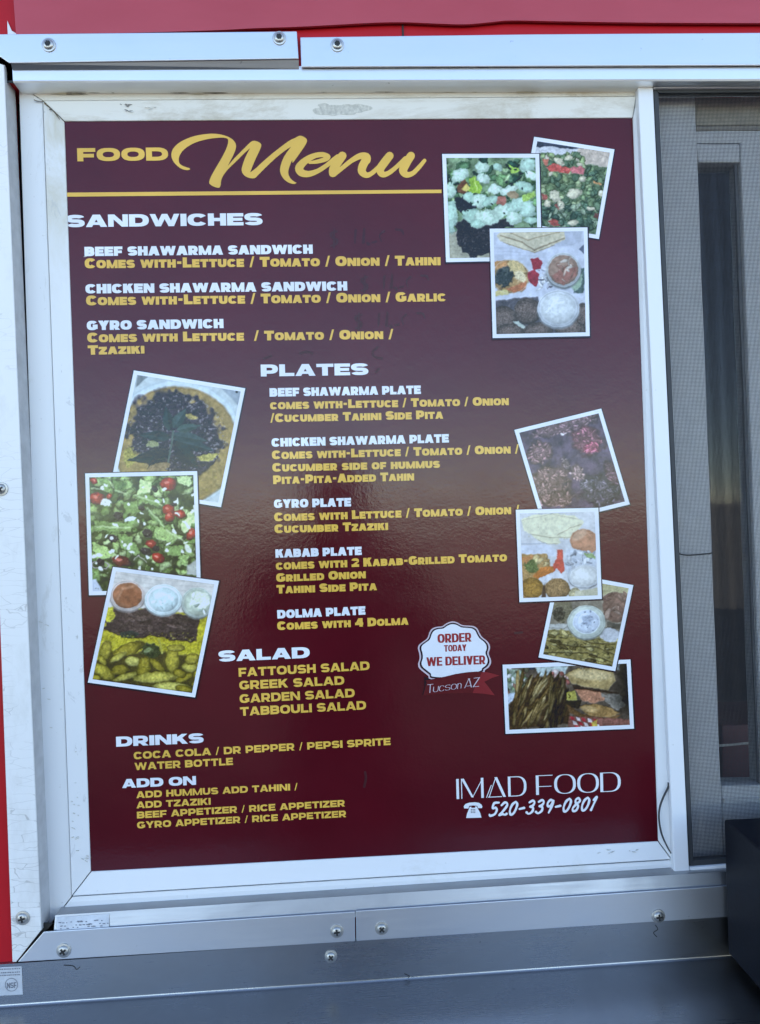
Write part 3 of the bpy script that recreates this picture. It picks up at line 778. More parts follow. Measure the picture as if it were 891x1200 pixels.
de('comes with 2 Kabab-Grilled Tomato', 323.6, 667.8, 594.4, 657.7, 10.2)
de('Grilled Onion', 324, 682, 428.9, 677.6, 10)
de('Tahini Side Pita', 324.4, 695.6, 442, 691.6, 10)
it('DOLMA PLATE', 325.3, 724.9, 428.5, 720.2, 9.9)
de('Comes with 4 Dolma', 325.2, 738.5, 479, 732, 10)
hd('SALAD', 256.5, 775.6, 363.3, 770.9, 13)
wi('FATTOUSH SALAD', 280, 793.1, 433.5, 785, 10.2)
wi('GREEK SALAD', 280.8, 808.2, 403.8, 802.3, 10.2)
wi('GARDEN SALAD', 281.2, 824, 416, 816.9, 10.2)
wi('TABBOULI SALAD', 281.7, 839, 429.3, 831.3, 10.2)
hd('DRINKS', 136.4, 875.1, 238.9, 870.6, 11.7)
wi('COCA COLA / DR PEPPER / PEPSI SPRITE', 157, 889.9, 458, 873, 8.6)
wi('WATER BOTTLE', 158, 902.6, 273.3, 896.4, 8.6)
hd('ADD ON', 143.3, 923.6, 230, 919.7, 10.4)
wi('ADD HUMMUS ADD TAHINI /', 160, 935.4, 349, 925.8, 7.9)
wi('ADD TZAZIKI', 160.2, 947.4, 247.2, 942.9, 7.9)
wi('BEEF APPETIZER / RICE APPETIZER', 160.8, 959.2, 404.5, 945, 7.9)
wi('GYRO APPETIZER / RICE APPETIZER', 161, 971, 406, 957.5, 7.9)
shape('gold_rule', [[(77.4, 225.7), (517.5, 222.2), (517.6, 226.2), (77.6, 230.5)]], GOLD, board)
# the script word
q1 = lambda P: [(190+x*.1796, 145+y*.1796) for x, y in P]
q2 = lambda P: [(340+x*.2132, 145+y*.2132) for x, y in P]
M1 = q1([(185, 297), (165, 303), (130, 295), (98, 273), (72, 242), (61, 205), (70, 168), (100, 133), (150, 103), (210, 81), (280, 68), (340, 65), (392, 72), (438, 88), (468, 110), (483, 138), (480, 168), (464, 208), (442, 250), (430, 275)])
M2 = q1([(430, 275), (470, 228), (520, 177), (565, 132), (588, 114), (610, 112), (635, 122), (648, 138), (640, 168), (610, 232), (588, 285), (575, 318)])
M3 = q1([(575, 318), (610, 292), (660, 246), (725, 190), (795, 136), (835, 108)]) + q2([(28, 78), (54, 66), (78, 73), (94, 90), (84, 118), (52, 165), (16, 214)]) + q1([(850, 238), (832, 280), (824, 318), (834, 350), (855, 372), (879, 386)])
M4 = q1([(879, 386), (860, 393), (822, 382), (788, 352), (771, 312), (775, 270), (798, 212), (842, 150)])
M5 = q1([(842, 150), (800, 178), (742, 224), (682, 280), (630, 332), (604, 355), (568, 353), (536, 336), (520, 306), (526, 270), (546, 215), (575, 160)])
M6 = q1([(575, 160), (540, 190), (490, 240), (435, 293), (402, 335), (386, 370), (382, 404), (370, 418), (340, 411), (315, 396), (308, 381), (320, 345), (350, 290), (390, 222), (420, 162), (432, 118), (427, 98), (398, 91), (350, 93), (290, 102), (220, 122), (160, 155), (125, 190), (110, 225), (113, 255), (130, 272), (160, 284), (185, 291)])
mout = []
for seg in (M1, M2, M3, M4, M5, M6): mout += [tuple(p) for p in spline(seg, 3)][:-1]
polys = [mout]
E_ = lambda P, Wd: brush(q2(P), [v*.2132 for v in Wd], 6)
polys += E_([(108, 214), (150, 208), (192, 196), (208, 182), (180, 170), (135, 176), (85, 203), (52, 240), (62, 268), (102, 276), (152, 260), (200, 230), (240, 198), (262, 180)], [14, 22, 26, 30, 28, 30, 38, 46, 42, 34, 26, 24, 26, 24])
polys += E_([(288, 176), (262, 212), (240, 248), (236, 272)], [46, 48, 48, 44])
polys += E_([(240, 280), (285, 245), (335, 205), (385, 178), (418, 182), (420, 200)], [26, 24, 26, 34, 46, 48])
polys += E_([(422, 192), (400, 232), (396, 262), (418, 282), (445, 275), (480, 245), (520, 205)], [46, 46, 44, 32, 26, 24, 24])
polys += E_([(548, 176), (520, 212), (496, 250), (508, 278), (540, 272), (585, 238), (635, 190)], [44, 46, 46, 34, 26, 24, 24])
polys += E_([(665, 176), (640, 216), (622, 256), (640, 280), (675, 272), (710, 238), (740, 202)], [44, 46, 46, 34, 26, 24, 20])
shape('title_script', polys, GOLD, board, label='gold brush script title word Menu')
# ghost of wiped marker prices
gh = []
def ghost(P, w_): return brush(P, [v*1.55 for v in w_] if isinstance(w_, list) else w_*1.45, 3)
for (gx, gy, sc) in ((388, 268, 1.0), (424, 322, .92), (417, 366, .95)):
    gh = []
    f = lambda P: [(gx+x*sc, gy+y*sc) for x, y in P]
    gh += ghost(f([(7, 3), (0, 6), (2, 11), (7, 13), (6, 18), (0, 20)]), [1.6, 2.4, 1.4, 2.2, 1.8, 1.2]) + ghost(f([(4, 1), (3.5, 22)]), [1.2, 1.6])
    gh += ghost(f([(29, 2), (28, 17)]), [2.0, 1.0]) + ghost(f([(39, 0), (38, 16)]), [1.6, 2.4]) + ghost(f([(43, 17), (44, 18)]), 2.6) + ghost(f([(49, 16), (53, 15)]), 1.8)
    gh += ghost(f([(62, 3), (57, 8), (59, 15)]), [2.0, 1.0, .8]) + ghost(f([(76, 1), (83, 2), (85, 7)]), [1.6, 2.0, .8])
    shape('wiped_price', gh, GHOST, board, y=-.00012, label='faint dark ghost of a wiped off handwritten price')
for g_ in ([(443, 407), (437, 412), (439, 418), (448, 420)], [(444, 432), (441, 436)], [(428, 905), (429, 912), (427, 922)], [(352, 414), (360, 412), (366, 414)], [(310, 420), (318, 417)], [(640, 560), (648, 562)], [(604, 742), (612, 741)]):
    shape('marker_smudge', ghost(g_, 2.0), GHOST, board, y=-.00012)
# shop name and telephone number
text('shop_name', 'IMAD', 535.3, 936.4, 617.5, 932.6, 23.5, WHITEP, board, (.80, .12, .040, .040, True), label='thin white capitals reading IMAD FOOD', gap=.13)
text('shop_name', 'FOOD', 628.5, 931.6, 727.9, 927.2, 22.8, WHITEP, board, (.80, .12, .035, .035, True), gap=.07)
DIG = {'5': ([[(.62, 1), (.25, .97), (.18, .58), (.42, .62), (.55, .42), (.42, .12), (.1, .02), (0, .12)]], .62),
       '2': ([[(.08, .78), (.3, .98), (.52, .9), (.5, .66), (.22, .25), (.02, .03), (.25, .1), (.5, .03), (.6, .1)]], .62),
       '0': ([[(.4, .99), (.16, .8), (.03, .38), (.12, .04), (.33, .08), (.5, .4), (.55, .8), (.4, .99)]], .58),
       '3': ([[(.1, .88), (.35, 1), (.52, .85), (.42, .62), (.22, .54), (.46, .46), (.46, .18), (.2, .0), (0, .12)]], .58),
       '9': ([[(.52, .85), (.3, .98), (.1, .75), (.16, .5), (.38, .55), (.54, .9), (.46, .45), (.3, .0)]], .58),
       '8': ([[(.52, .84), (.36, .99), (.16, .85), (.24, .6), (.44, .4), (.36, .08), (.12, .02), (.03, .22), (.24, .5), (.5, .72), (.52, .84)]], .56),
       '1': ([[(.14, .78), (.36, 1), (.2, .45), (.06, .02)]], .36), '-': ([[(.04, .42), (.4, .48)]], .5)}
def script_number(txt, x0, y0, x1, y1, cap, wd):
    tot = sum(DIG[c][1]+.12 for c in txt)-.12; polys = []; x = 0
    dx, dy = (x1-x0), (y1-y0)
    for c in txt:
        for path in DIG[c][0]:
            pts = []
            for (a, b) in path:
                u = (x+a*.92+.16*b)/(tot+.1)
                pts.append((x0+dx*u, y0+dy*u-cap*b))
            w_ = [wd*(.75+.45*abs(math.sin(i*1.3+.4))) for i in range(len(pts))]
            polys += brush(pts, w_, 4)
        x += DIG[c][1]+.12
    return polys
shape('telephone_number', script_number('520-339-0801', 573.4, 956.4, 699, 949.2, 15.2, 2.5), WHITEP, board, label='white slanted script number 520-339-0801')
ph = lambda P: [(520+x*.2469, 890+y*.2469) for x, y in P]
ics = [ph([(98, 232), (96, 222), (104, 211), (122, 205), (150, 203), (168, 206), (180, 214), (184, 224), (182, 231), (164, 231), (160, 220), (140, 218), (122, 220), (118, 233)]),
       ph([(124, 225), (132, 224), (132, 230), (150, 229), (150, 223), (158, 223), (162, 232), (174, 254), (180, 276), (107, 278), (112, 256), (120, 236)])]
shape('telephone_icon', ics, WHITEP, board)
shape('telephone_keypad', [ph(R4(x, y_, x+4, y_+4)) for x in (130, 138, 146) for y_ in (236, 243, 250)], DARKP, board, y=-LAYER*1.8)

# delivery badge
bd = lambda P: [(480+x*.12346, 720+y*.12346) for x, y in P]
outer = [(412, 66), (450, 74), (500, 100), (560, 106), (610, 112), (645, 135), (665, 175), (690, 215), (735, 250), (760, 285), (765, 325), (752, 370), (770, 420), (775, 460), (755, 500), (715, 530), (690, 560), (440, 620), (205, 618), (180, 585), (130, 545), (92, 510), (82, 470), (96, 420), (92, 370), (80, 325), (90, 290), (130, 258), (170, 225), (190, 170), (215, 135), (260, 118), (310, 112), (350, 85), (385, 70)]
cx_, cy2 = 428, 340
def scale_(P, kx, ky=None): return [(cx_+(x-cx_)*kx, cy2+(y-cy2)*(ky or kx)) for x, y in P]
ou = bd([tuple(p) for p in spline(outer+outer[:1], 3)][:-1])
badge = shape('delivery_badge', [ou], PINKP, board, label='white scalloped badge reading ORDER TODAY WE DELIVER with red ribbon')
shape('badge_ring', [bd([tuple(p) for p in spline(scale_(outer, .955)+scale_(outer, .955)[:1], 3)][:-1])], DARKP, badge, y=-LAYER*1.4)
shape('badge_face', [bd([tuple(p) for p in spline(scale_(outer, .905)+scale_(outer, .905)[:1], 3)][:-1])], WHITEP, badge, y=-LAYER*1.8)
def btext(name, s_, x0, y0, x1, y1, cap, mat, st, yy, **k):
    (a, b), (c_, d) = bd([(x0, y0), (x1, y1)])
    text(name, s_, a, b, c_, d, cap*.12346, mat, badge, st, y=yy, **k)
COND = (.62, .23, .17, .21, False)
btext('badge_line', 'ORDER', 268, 272, 590, 258, 85, REDP, COND, -LAYER*2.4, gap=.06)
btext('badge_line', 'TODAY', 330, 354, 542, 346, 62, REDP, COND, -LAYER*2.4, gap=.06)
btext('badge_line', 'WE DELIVER', 163, 492, 722, 472, 84, REDP, COND, -LAYER*2.4, gap=.06)
rib = [(165, 640), (150, 628), (230, 612), (340, 590), (440, 565), (540, 550), (640, 542), (740, 548), (855, 580), (780, 605), (712, 640), (760, 700), (810, 768), (700, 752), (560, 745), (400, 750), (260, 756), (130, 770), (150, 700)]
shape('ribbon', [bd([tuple(p) for p in rib])], RIBBON, badge, y=-LAYER*2.8)
shape('ribbon_tail', [bd([(690, 548), (740, 548), (855, 580), (780, 605), (712, 640), (760, 700), (810, 768), (700, 752), (600, 746), (640, 640)])], RIBTAIL, badge, y=-LAYER*3.0)
shape('ribbon_fold', [bd([(140, 590), (210, 618), (170, 632), (162, 700), (128, 770), (122, 765), (142, 690)])], DARKP, badge, y=-LAYER*2.2)
THIN = (.62, .085, .055, .06, False)
btext('badge_town', 'T', 165, 748, 222, 742, 82, PINKP, THIN, -LAYER*3.4, slant=.14)
btext('badge_town', 'ucson', 222, 740, 492, 702, 78, PINKP, THIN, -LAYER*3.4, slant=.14, small=.66, gap=.06, lowern=True)
btext('badge_town', 'AZ', 520, 700, 660, 684, 86, PINKP, THIN, -LAYER*3.4, slant=.18, gap=.12)
# sticker lettering
text('circled_letters', 'NSF', 8.4, 1158.4, 19.6, 1157.6, 6.6, INK, stk, (.62, .2, .16, .19, False), y=YN-.0002, gap=.10)
n = 40
shape('circle_mark', [[(13.6+7.6*math.cos(a), 1154+7.9*math.sin(a)), (13.6+7.6*math.cos(b), 1154+7.9*math.sin(b)), (13.6+6.9*math.cos(b), 1154+7.2*math.sin(b)), (13.6+6.9*math.cos(a), 1154+7.2*math.sin(a))]
                     for a, b in ((2*math.pi*i/n, 2*math.pi*(i+1)/n) for i in range(n))], INK, stk, y=YN-.0002)
r3 = random.Random(4); fine = []
for yy in (1136.2, 1140.3, 1143.4):
    x = -4.0
    while x < 24: L = r3.uniform(1, 2.2); fine.append(R4(x, yy-.8-(x*.05), x+L, yy+.5-(x*.05))); x += L+r3.uniform(.5, 1.2)
shape('fine_print', fine, INK, stk, y=YN-.0002)
# === PHOTOS
# ------------------------------------------------------------------ the ten food pictures printed on the board
class Pic:
    """a printed picture: colours are worked out per point of a fine grid; X, Y are the coordinates its content is described in"""
    def __init__(s, quad, x0, y0, k, seed, b=4.6, res=.46, bl=None):
        s.q = [np.array(p, float) for p in quad]; tl, tr, br, bl_ = s.q
        wpx = np.linalg.norm(tr-tl); hpx = np.linalg.norm(bl_-tl); s.bu, s.bv = b/wpx, b/hpx
        s.w, s.h = int(wpx/res), int(hpx/res)
        u, v = np.meshgrid(np.linspace(s.bu, 1-s.bu, s.w), np.linspace(s.bv, 1-s.bv, s.h))
        P = lambda u, v: (tl[None, None]*(1-u)[..., None]*(1-v)[..., None] + tr*(u*(1-v))[..., None] + br*(u*v)[..., None] + bl_*((1-u)*v)[..., None])
        s.pp = P(u, v); s.X = (s.pp[..., 0]-x0)*k; s.Y = (s.pp[..., 1]-y0)*k
        s.rs = np.random.RandomState(seed); s.c = np.zeros((s.h, s.w, 3)); s.quad = quad
    def noise(s, sc, oct=1):
        out = 0; amp = 1; tot = 0
        for o in range(oct):
            L = s.rs.rand(96, 96); ox, oy = s.rs.rand(2)*50
            x = s.X/sc+ox; y = s.Y/sc+oy; xi = np.floor(x).astype(int); yi = np.floor(y).astype(int); fx = x-xi; fy = y-yi
            fx = fx*fx*(3-2*fx); fy = fy*fy*(3-2*fy); xi %= 96; yi %= 96; xj = (xi+1) % 96; yj = (yi+1) % 96
            out = out + amp*((L[yi, xi]*(1-fx)+L[yi, xj]*fx)*(1-fy)+(L[yj, xi]*(1-fx)+L[yj, xj]*fx)*fy); tot += amp; amp *= .55; sc /= 2.1
        return out/tot*2-1
    def fill(s, col): s.c[:] = np.array(col)
    def put(s, m, col): 
        m = np.clip(m, 0, 1)[..., None]; s.c = s.c*(1-m) + np.array(col)*m if not isinstance(col, np.ndarray) or col.ndim == 1 else s.c*(1-m)+col*m
    def tint(s, n, amt): s.c = s.c*(1+amt*n[..., None])
    def poly(s, pts, col, soft=3, jag=0, jsc=14, tex=0, tsc=8):
        X, Y = s.X, s.Y; n = len(pts); ins = np.zeros(X.shape, bool); dist = np.full(X.shape, 1e9)
        for i in range(n):
            (x0, y0), (x1, y1) = pts[i], pts[(i+1) % n]
            if y0 != y1:
                cnd = ((y0 > Y) != (y1 > Y)) & (X < (x1-x0)*(Y-y0)/(y1-y0)+x0); ins ^= cnd
            dx, dy = x1-x0, y1-y0; t_ = np.clip(((X-x0)*dx+(Y-y0)*dy)/(dx*dx+dy*dy+1e-9), 0, 1)
            dist = np.minimum(dist, np.hypot(X-x0-t_*dx, Y-y0-t_*dy))
        sdm = np.where(ins, dist, -dist)
        if jag: sdm = sdm + jag*s.noise(jsc, 2)
        col = np.array(col, float)
        if tex: col = col[None, None]*(1+tex*s.noise(tsc, 3)[..., None])
        s.put(sdm/soft+.5, col); return sdm
    def ell(s, cx, cy, rx, ry, col, rot=0, soft=.06, jag=0, jsc=14, tex=0, tsc=8, edge=0, light=0, alpha=1):
        R = max(rx, ry)*1.6
        ix = np.where((abs(s.X-cx) < R) & (abs(s.Y-cy) < R))
        if len(ix[0]) == 0: return
        y0, y1, x0, x1 = ix[0].min(), ix[0].max()+1, ix[1].min(), ix[1].max()+1
        X = s.X[y0:y1, x0:x1]-cx; Y = s.Y[y0:y1, x0:x1]-cy
        c_, q = math.cos(rot), math.sin(rot); a = (X*c_+Y*q)/rx; b = (-X*q+Y*c_)/ry; r = np.hypot(a, b)
        sub = s._sub(x0, x1, y0, y1)
        if jag: r = r + jag*sub.noise(jsc, 2)
        f = np.ones(r.shape)
        if tex: f = f*(1+tex*sub.noise(tsc, 2))
        if edge: f = f*(1-edge*np.clip(r, 0, 1)**3)
        if light: f = f*(1+light*(-(X*.5+Y*.85)/max(rx, ry)))
        col = np.array(col, float)[None, None]*f[..., None]
        m = np.clip((1-r)/soft+.5, 0, 1)[..., None]*alpha
        s.c[y0:y1, x0:x1] = s.c[y0:y1, x0:x1]*(1-m)+col*m
    def _sub(s, x0, x1, y0, y1):
        o = Pic.__new__(Pic); o.X = s.X[y0:y1, x0:x1]; o.Y = s.Y[y0:y1, x0:x1]; o.rs = s.rs; return o
    def ringe(s, cx, cy, rx, ry, wd, col, soft=.05, alpha=1, rot=0):
        c_, q = math.cos(rot), math.sin(rot); X = s.X-cx; Y = s.Y-cy
        r = np.hypot((X*c_+Y*q)/rx, (-X*q+Y*c_)/ry); s.put(np.clip((wd/2-abs(r-1))/soft+.5, 0, 1)*alpha, col)
    def line(s, pts, wd, col, soft=2, alpha=1):
        for (x0, y0), (x1, y1) in zip(pts, pts[1:]):
            dx, dy = x1-x0, y1-y0; t_ = np.clip(((s.X-x0)*dx+(s.Y-y0)*dy)/(dx*dx+dy*dy+1e-9), 0, 1)
            s.put(((wd/2-np.hypot(s.X-x0-t_*dx, s.Y-y0-t_*dy))/soft+.5).clip(0, 1)*alpha, col)
    def scatter(s, n, region, size, pal, asp=(.4, 1), jag=.25, tex=.2, edge=.45, light=.2, rot=None, jsc=16, tsc=9):
        x0, y0, x1, y1 = region
        for _ in range(n):
            cx, cy = s.rs.uniform(x0, x1), s.rs.uniform(y0, y1); r = s.rs.uniform(*size)
            col = np.array(pal[s.rs.randint(len(pal))])*s.rs.uniform(.85, 1.12)
            s.ell(cx, cy, r, r*s.rs.uniform(*asp), col, s.rs.uniform(0, 3.14) if rot is None else rot+s.rs.normal(0, .25), .12, jag, jsc, tex, tsc, edge, light)
    def specks(s, sc, lo, col, alpha=1, mask=None):
        n = s.noise(sc*1.7, 2); m = np.clip((n-lo*.72)/.28, 0, 1)*alpha*.75
        if mask is not None: m = m*mask
        s.put(m, col)
    def finish(s, wob=1.0, ct=1.0):
        gy, gx = np.mgrid[0:s.h, 0:s.w].astype(float)
        for sc_n, amp in ((46, 3.0), (20, 1.6)):
            y = np.clip(gy+s.noise(sc_n, 2)*amp*wob, 0, s.h-1.001); x = np.clip(gx+s.noise(sc_n, 2)*amp*wob, 0, s.w-1.001)
            yi, xi = y.astype(int), x.astype(int); fy, fx = (y-yi)[..., None], (x-xi)[..., None]; yj, xj = np.minimum(yi+1, s.h-1), np.minimum(xi+1, s.w-1)
            c = s.c; s.c = (c[yi, xi]*(1-fx)+c[yi, xj]*fx)*(1-fy)+(c[yj, xi]*(1-fx)+c[yj, xj]*fx)*fy
        n1, n2 = s.noise(22, 3)[..., None], s.noise(60, 2)[..., None]; lm = s.c.mean(-1, keepdims=True); dk = np.clip(1.25-lm, .25, 1); s.c = s.c*(1+(.20*n1+.16*n2)*dk)
        lm = s.c.mean(-1); rl = np.clip(np.roll(lm, (-2, -1), (0, 1))-np.roll(lm, (2, 1), (0, 1)), -.25, .25); s.c = s.c*(1-.0*rl[..., None])+.30*(-rl[..., None])*dk
        e = np.pad(s.c, ((1, 1), (1, 1), (0, 0)), 'edge'); s.c = (e[1:-1, 1:-1]*2+e[:-2, 1:-1]+e[2:, 1:-1]+e[1:-1, :-2]+e[1:-1, 2:])/6
        lum = s.c.mean(-1, keepdims=True); s.c = np.clip(lum+(s.c-lum)*.92, 0, 1); s.c = np.clip((s.c-.42)*ct+(.44 if ct > 1 else .41), 0, 1)
    def leaf(s, x0, y0, x1, y1, wd, col, vein=1.25):
        n = 10; L = math.hypot(x1-x0, y1-y0); ux, uy = (x1-x0)/L, (y1-y0)/L; A = []; B = []
        for i in range(n+1):
            f = i/n; h_ = wd*math.sin(math.pi*f**.8)*(1-.25*f) + 1; A.append((x0+ux*L*f-uy*h_, y0+uy*L*f+ux*h_)); B.append((x0+ux*L*f+uy*h_, y0+uy*L*f-ux*h_))
        s.poly(A+[(x0+ux*L*(1-i/n), y0+uy*L*(1-i/n)) for i in range(n+1)], np.array(col)*.86, 3, 3, 10, .12, 9)
        s.poly(B+[(x0+ux*L*(1-i/n), y0+uy*L*(1-i/n)) for i in range(n+1)], np.array(col)*1.08, 3, 3, 10, .12, 9)
        s.line([(x0, y0), (x1, y1)], 2.5, np.array(col)*vein, 2, .7)
c8 = lambda r, g, b: np.array((r, g, b))/255.0

def pic_dressed_salad(p):
    p.fill(c8(120, 145, 110)); p.tint(p.noise(60, 3), .5)
    p.scatter(90, (60, 80, 820, 640), (25, 70), [c8(84, 122, 94), c8(120, 165, 110), c8(40, 70, 60), c8(160, 190, 140), c8(95, 135, 95)], (.35, .8), .3, .2, .5)
    p.poly([(60, 690), (460, 640), (460, 920), (60, 920)], c8(165, 160, 140), 5, 6, 30, .08, 20)
    for y in range(720, 900, 34): p.line([(60, y), (460, y+26)], 3, c8(130, 125, 110), 3, .6)
    p.poly([(150, 620), (250, 560), (420, 600), (600, 560), (620, 640), (450, 670), (430, 840), (290, 890), (220, 850), (170, 770)], c8(48, 42, 48), 6, 16, 40, .45, 10)
    p.specks(7, .55, c8(120, 115, 120), .8, (p.Y > 650)*(p.X > 160)*(p.X < 430)*(p.Y < 870))
    p.poly([(150, 400), (220, 400), (320, 470), (300, 510), (180, 530), (150, 480)], c8(42, 40, 52), 6, 10, 24, .3, 12)
    p.poly([(160, 330), (220, 240), (250, 300), (240, 380), (165, 360)], c8(120, 72, 52), 4, 6, 20, .2)
    mint = [c8(200, 228, 208), c8(186, 220, 202), c8(212, 236, 218), c8(176, 212, 192)]
    for (cx, cy, rx, ry, r) in ((190, 225, 80, 55, -.5), (360, 165, 55, 45, 0), (370, 255, 60, 40, .4), (730, 150, 60, 60, 0), (110, 350, 40, 60, 0), (115, 560, 50, 130, 0), (270, 410, 60, 40, .3), (340, 440, 60, 60, 1), (430, 435, 70, 38, -.4), (470, 340, 55, 40, 0), (580, 350, 70, 34, -.3), (700, 320, 80, 40, .3),
                            (290, 560, 90, 60, .3), (400, 570, 110, 60, 0), (540, 510, 110, 50, -.3), (650, 470, 100, 60, -.2), (730, 500, 70, 70, .4), (330, 620, 60, 35, 0), (620, 570, 60, 50, 0), (490, 170, 40, 30, 0), (760, 230, 60, 30, .6), (760, 590, 60, 24, 0)):
        p.ell(cx, cy, rx, ry, mint[p.rs.randint(4)], r, .10, .28, 26, .10, 16, .22, .12)
    p.poly([(260, 250), (300, 230), (330, 270), (360, 330), (350, 380), (290, 375), (240, 345), (265, 310)], c8(150, 190, 70), 4, 8, 22, .2)
    p.poly([(195, 335), (240, 295), (265, 330), (240, 355)], c8(225, 205, 110), 4, 5)
    p.line([(300, 250), (325, 350)], 6, c8(215, 230, 140), 4)
    p.poly([(580, 140), (650, 170), (680, 190), (600, 220)], c8(165, 205, 90), 4, 8, 20, .2)
    p.poly([(680, 400), (780, 360), (790, 390), (700, 440)], c8(160, 195, 95), 4, 8, 20, .2)
    p.poly([(490, 400), (545, 395), (565, 440), (530, 470), (480, 460)], c8(180, 110, 96), 4, 6, 18, .2)
    p.ell(610, 385, 50, 30, c8(165, 140, 110), .2, .1, .2, 20, .1)
    for _ in range(14): p.ell(p.rs.uniform(100, 790), p.rs.uniform(100, 620), p.rs.uniform(8, 22), p.rs.uniform(5, 11), c8(38, 50, 46), p.rs.uniform(0, 3), .2, .3)
    p.specks(6, .72, c8(70, 110, 90), .6, (p.Y < 640)); p.specks(5, .8, c8(235, 245, 238), .6, (p.Y < 640))
    p.tint(p.noise(14, 2), .10)
def pic_chopped_salad(p):
    p.fill(c8(196, 178, 164)); p.tint(p.noise(50, 2), .04)
    p.poly([(60, 60), (530, 130), (480, 200), (150, 260), (60, 300)], c8(200, 200, 206), 6)
    p.poly([(100, 70), (330, 100), (590, 152), (400, 155), (250, 130), (100, 140)], c8(66, 68, 84), 6)
    p.scatter(40, (120, 560, 760, 980), (40, 80), [c8(84, 108, 90), c8(66, 90, 78), c8(104, 128, 104)], (.4, .8), .3, .25, .5)
    p.poly([(120, 240), (420, 200), (560, 300), (800, 330), (780, 960), (100, 960)], c8(92, 112, 84), 14, 16, 40, .3, 14)
    gr = [c8(122, 146, 104), c8(150, 170, 120), c8(92, 118, 92), c8(110, 134, 100), c8(174, 190, 142)]
    p.scatter(70, (150, 380, 620, 720), (22, 55), gr, (.45, .9), .25, .15, .5)
    p.scatter(90, (540, 330, 790, 900), (20, 50), gr[2:4]+[c8(134, 160, 116), c8(88, 116, 94)], (.45, .85), .25, .18, .55)
    p.scatter(30, (170, 190, 560, 330), (22, 45), gr+[c8(210, 200, 180)], (.5, .9), .25, .15, .5)
    p.scatter(60, (130, 700, 720, 960), (25, 60), [c8(84, 112, 92), c8(112, 138, 108), c8(70, 94, 80), c8(150, 168, 140)], (.35, .8), .3, .2, .55)
    for q, cl in (([(210, 330), (260, 290), (360, 320), (440, 350), (420, 390), (300, 375), (230, 370)], c8(196, 84, 78)), ([(430, 330), (520, 320), (575, 350), (560, 395), (450, 390)], c8(205, 112, 116)), ([(170, 250), (230, 260), (215, 320), (180, 300)], c8(178, 100, 84)), ([(160, 580), (215, 590), (220, 650), (170, 640)], c8(160, 84, 76)), ([(230, 830), (270, 815), (340, 880), (320, 890), (250, 885)], c8(160, 74, 68)), ([(280, 690), (330, 660), (330, 735)], c8(150, 78, 72)), ([(660, 770), (710, 760), (700, 830), (650, 800)], c8(120, 66, 62)), ([(650, 450), (740, 490), (730, 505), (650, 480)], c8(214, 150, 100))):
        p.poly(q, cl, 5, 8, 18, .22, 14)
    for cx, cy, rx, ry in ((330, 275, 55, 30), (290, 610, 50, 60), (470, 580, 70, 50), (345, 690, 28, 45), (460, 860, 60, 28), (525, 310, 35, 18), (550, 440, 30, 34), (215, 680, 35, 34), (245, 395, 28, 20), (630, 720, 40, 22), (410, 240, 40, 25), (720, 580, 28, 30)):
        p.ell(cx, cy, rx, ry, c8(216, 208, 180), p.rs.uniform(-.5, .5), .14, .28, 20, .12, 12, .3, .15)
    p.specks(9, .70, c8(40, 52, 50), .7, (p.Y > 330)); p.specks(7, .78, c8(230, 232, 215), .7, (p.Y > 240)); p.tint(p.noise(16, 2), .15*(1))
def cup(p, cx, cy, rx, ry, rim, fillc, inner=.84, rot=0):
    p.ell(cx, cy+ry*.10, rx*1.02, ry*1.02, np.array(rim)*.62, rot, .10); p.ell(cx, cy, rx, ry, rim, rot, .05, light=.10)
    p.ringe(cx, cy, rx*.93, ry*.93, .03, np.array(rim)*.72, .04, .8); p.ell(cx, cy, rx*inner, ry*inner, fillc, rot, .05, .03, 20, .08, 18, .16, .10)
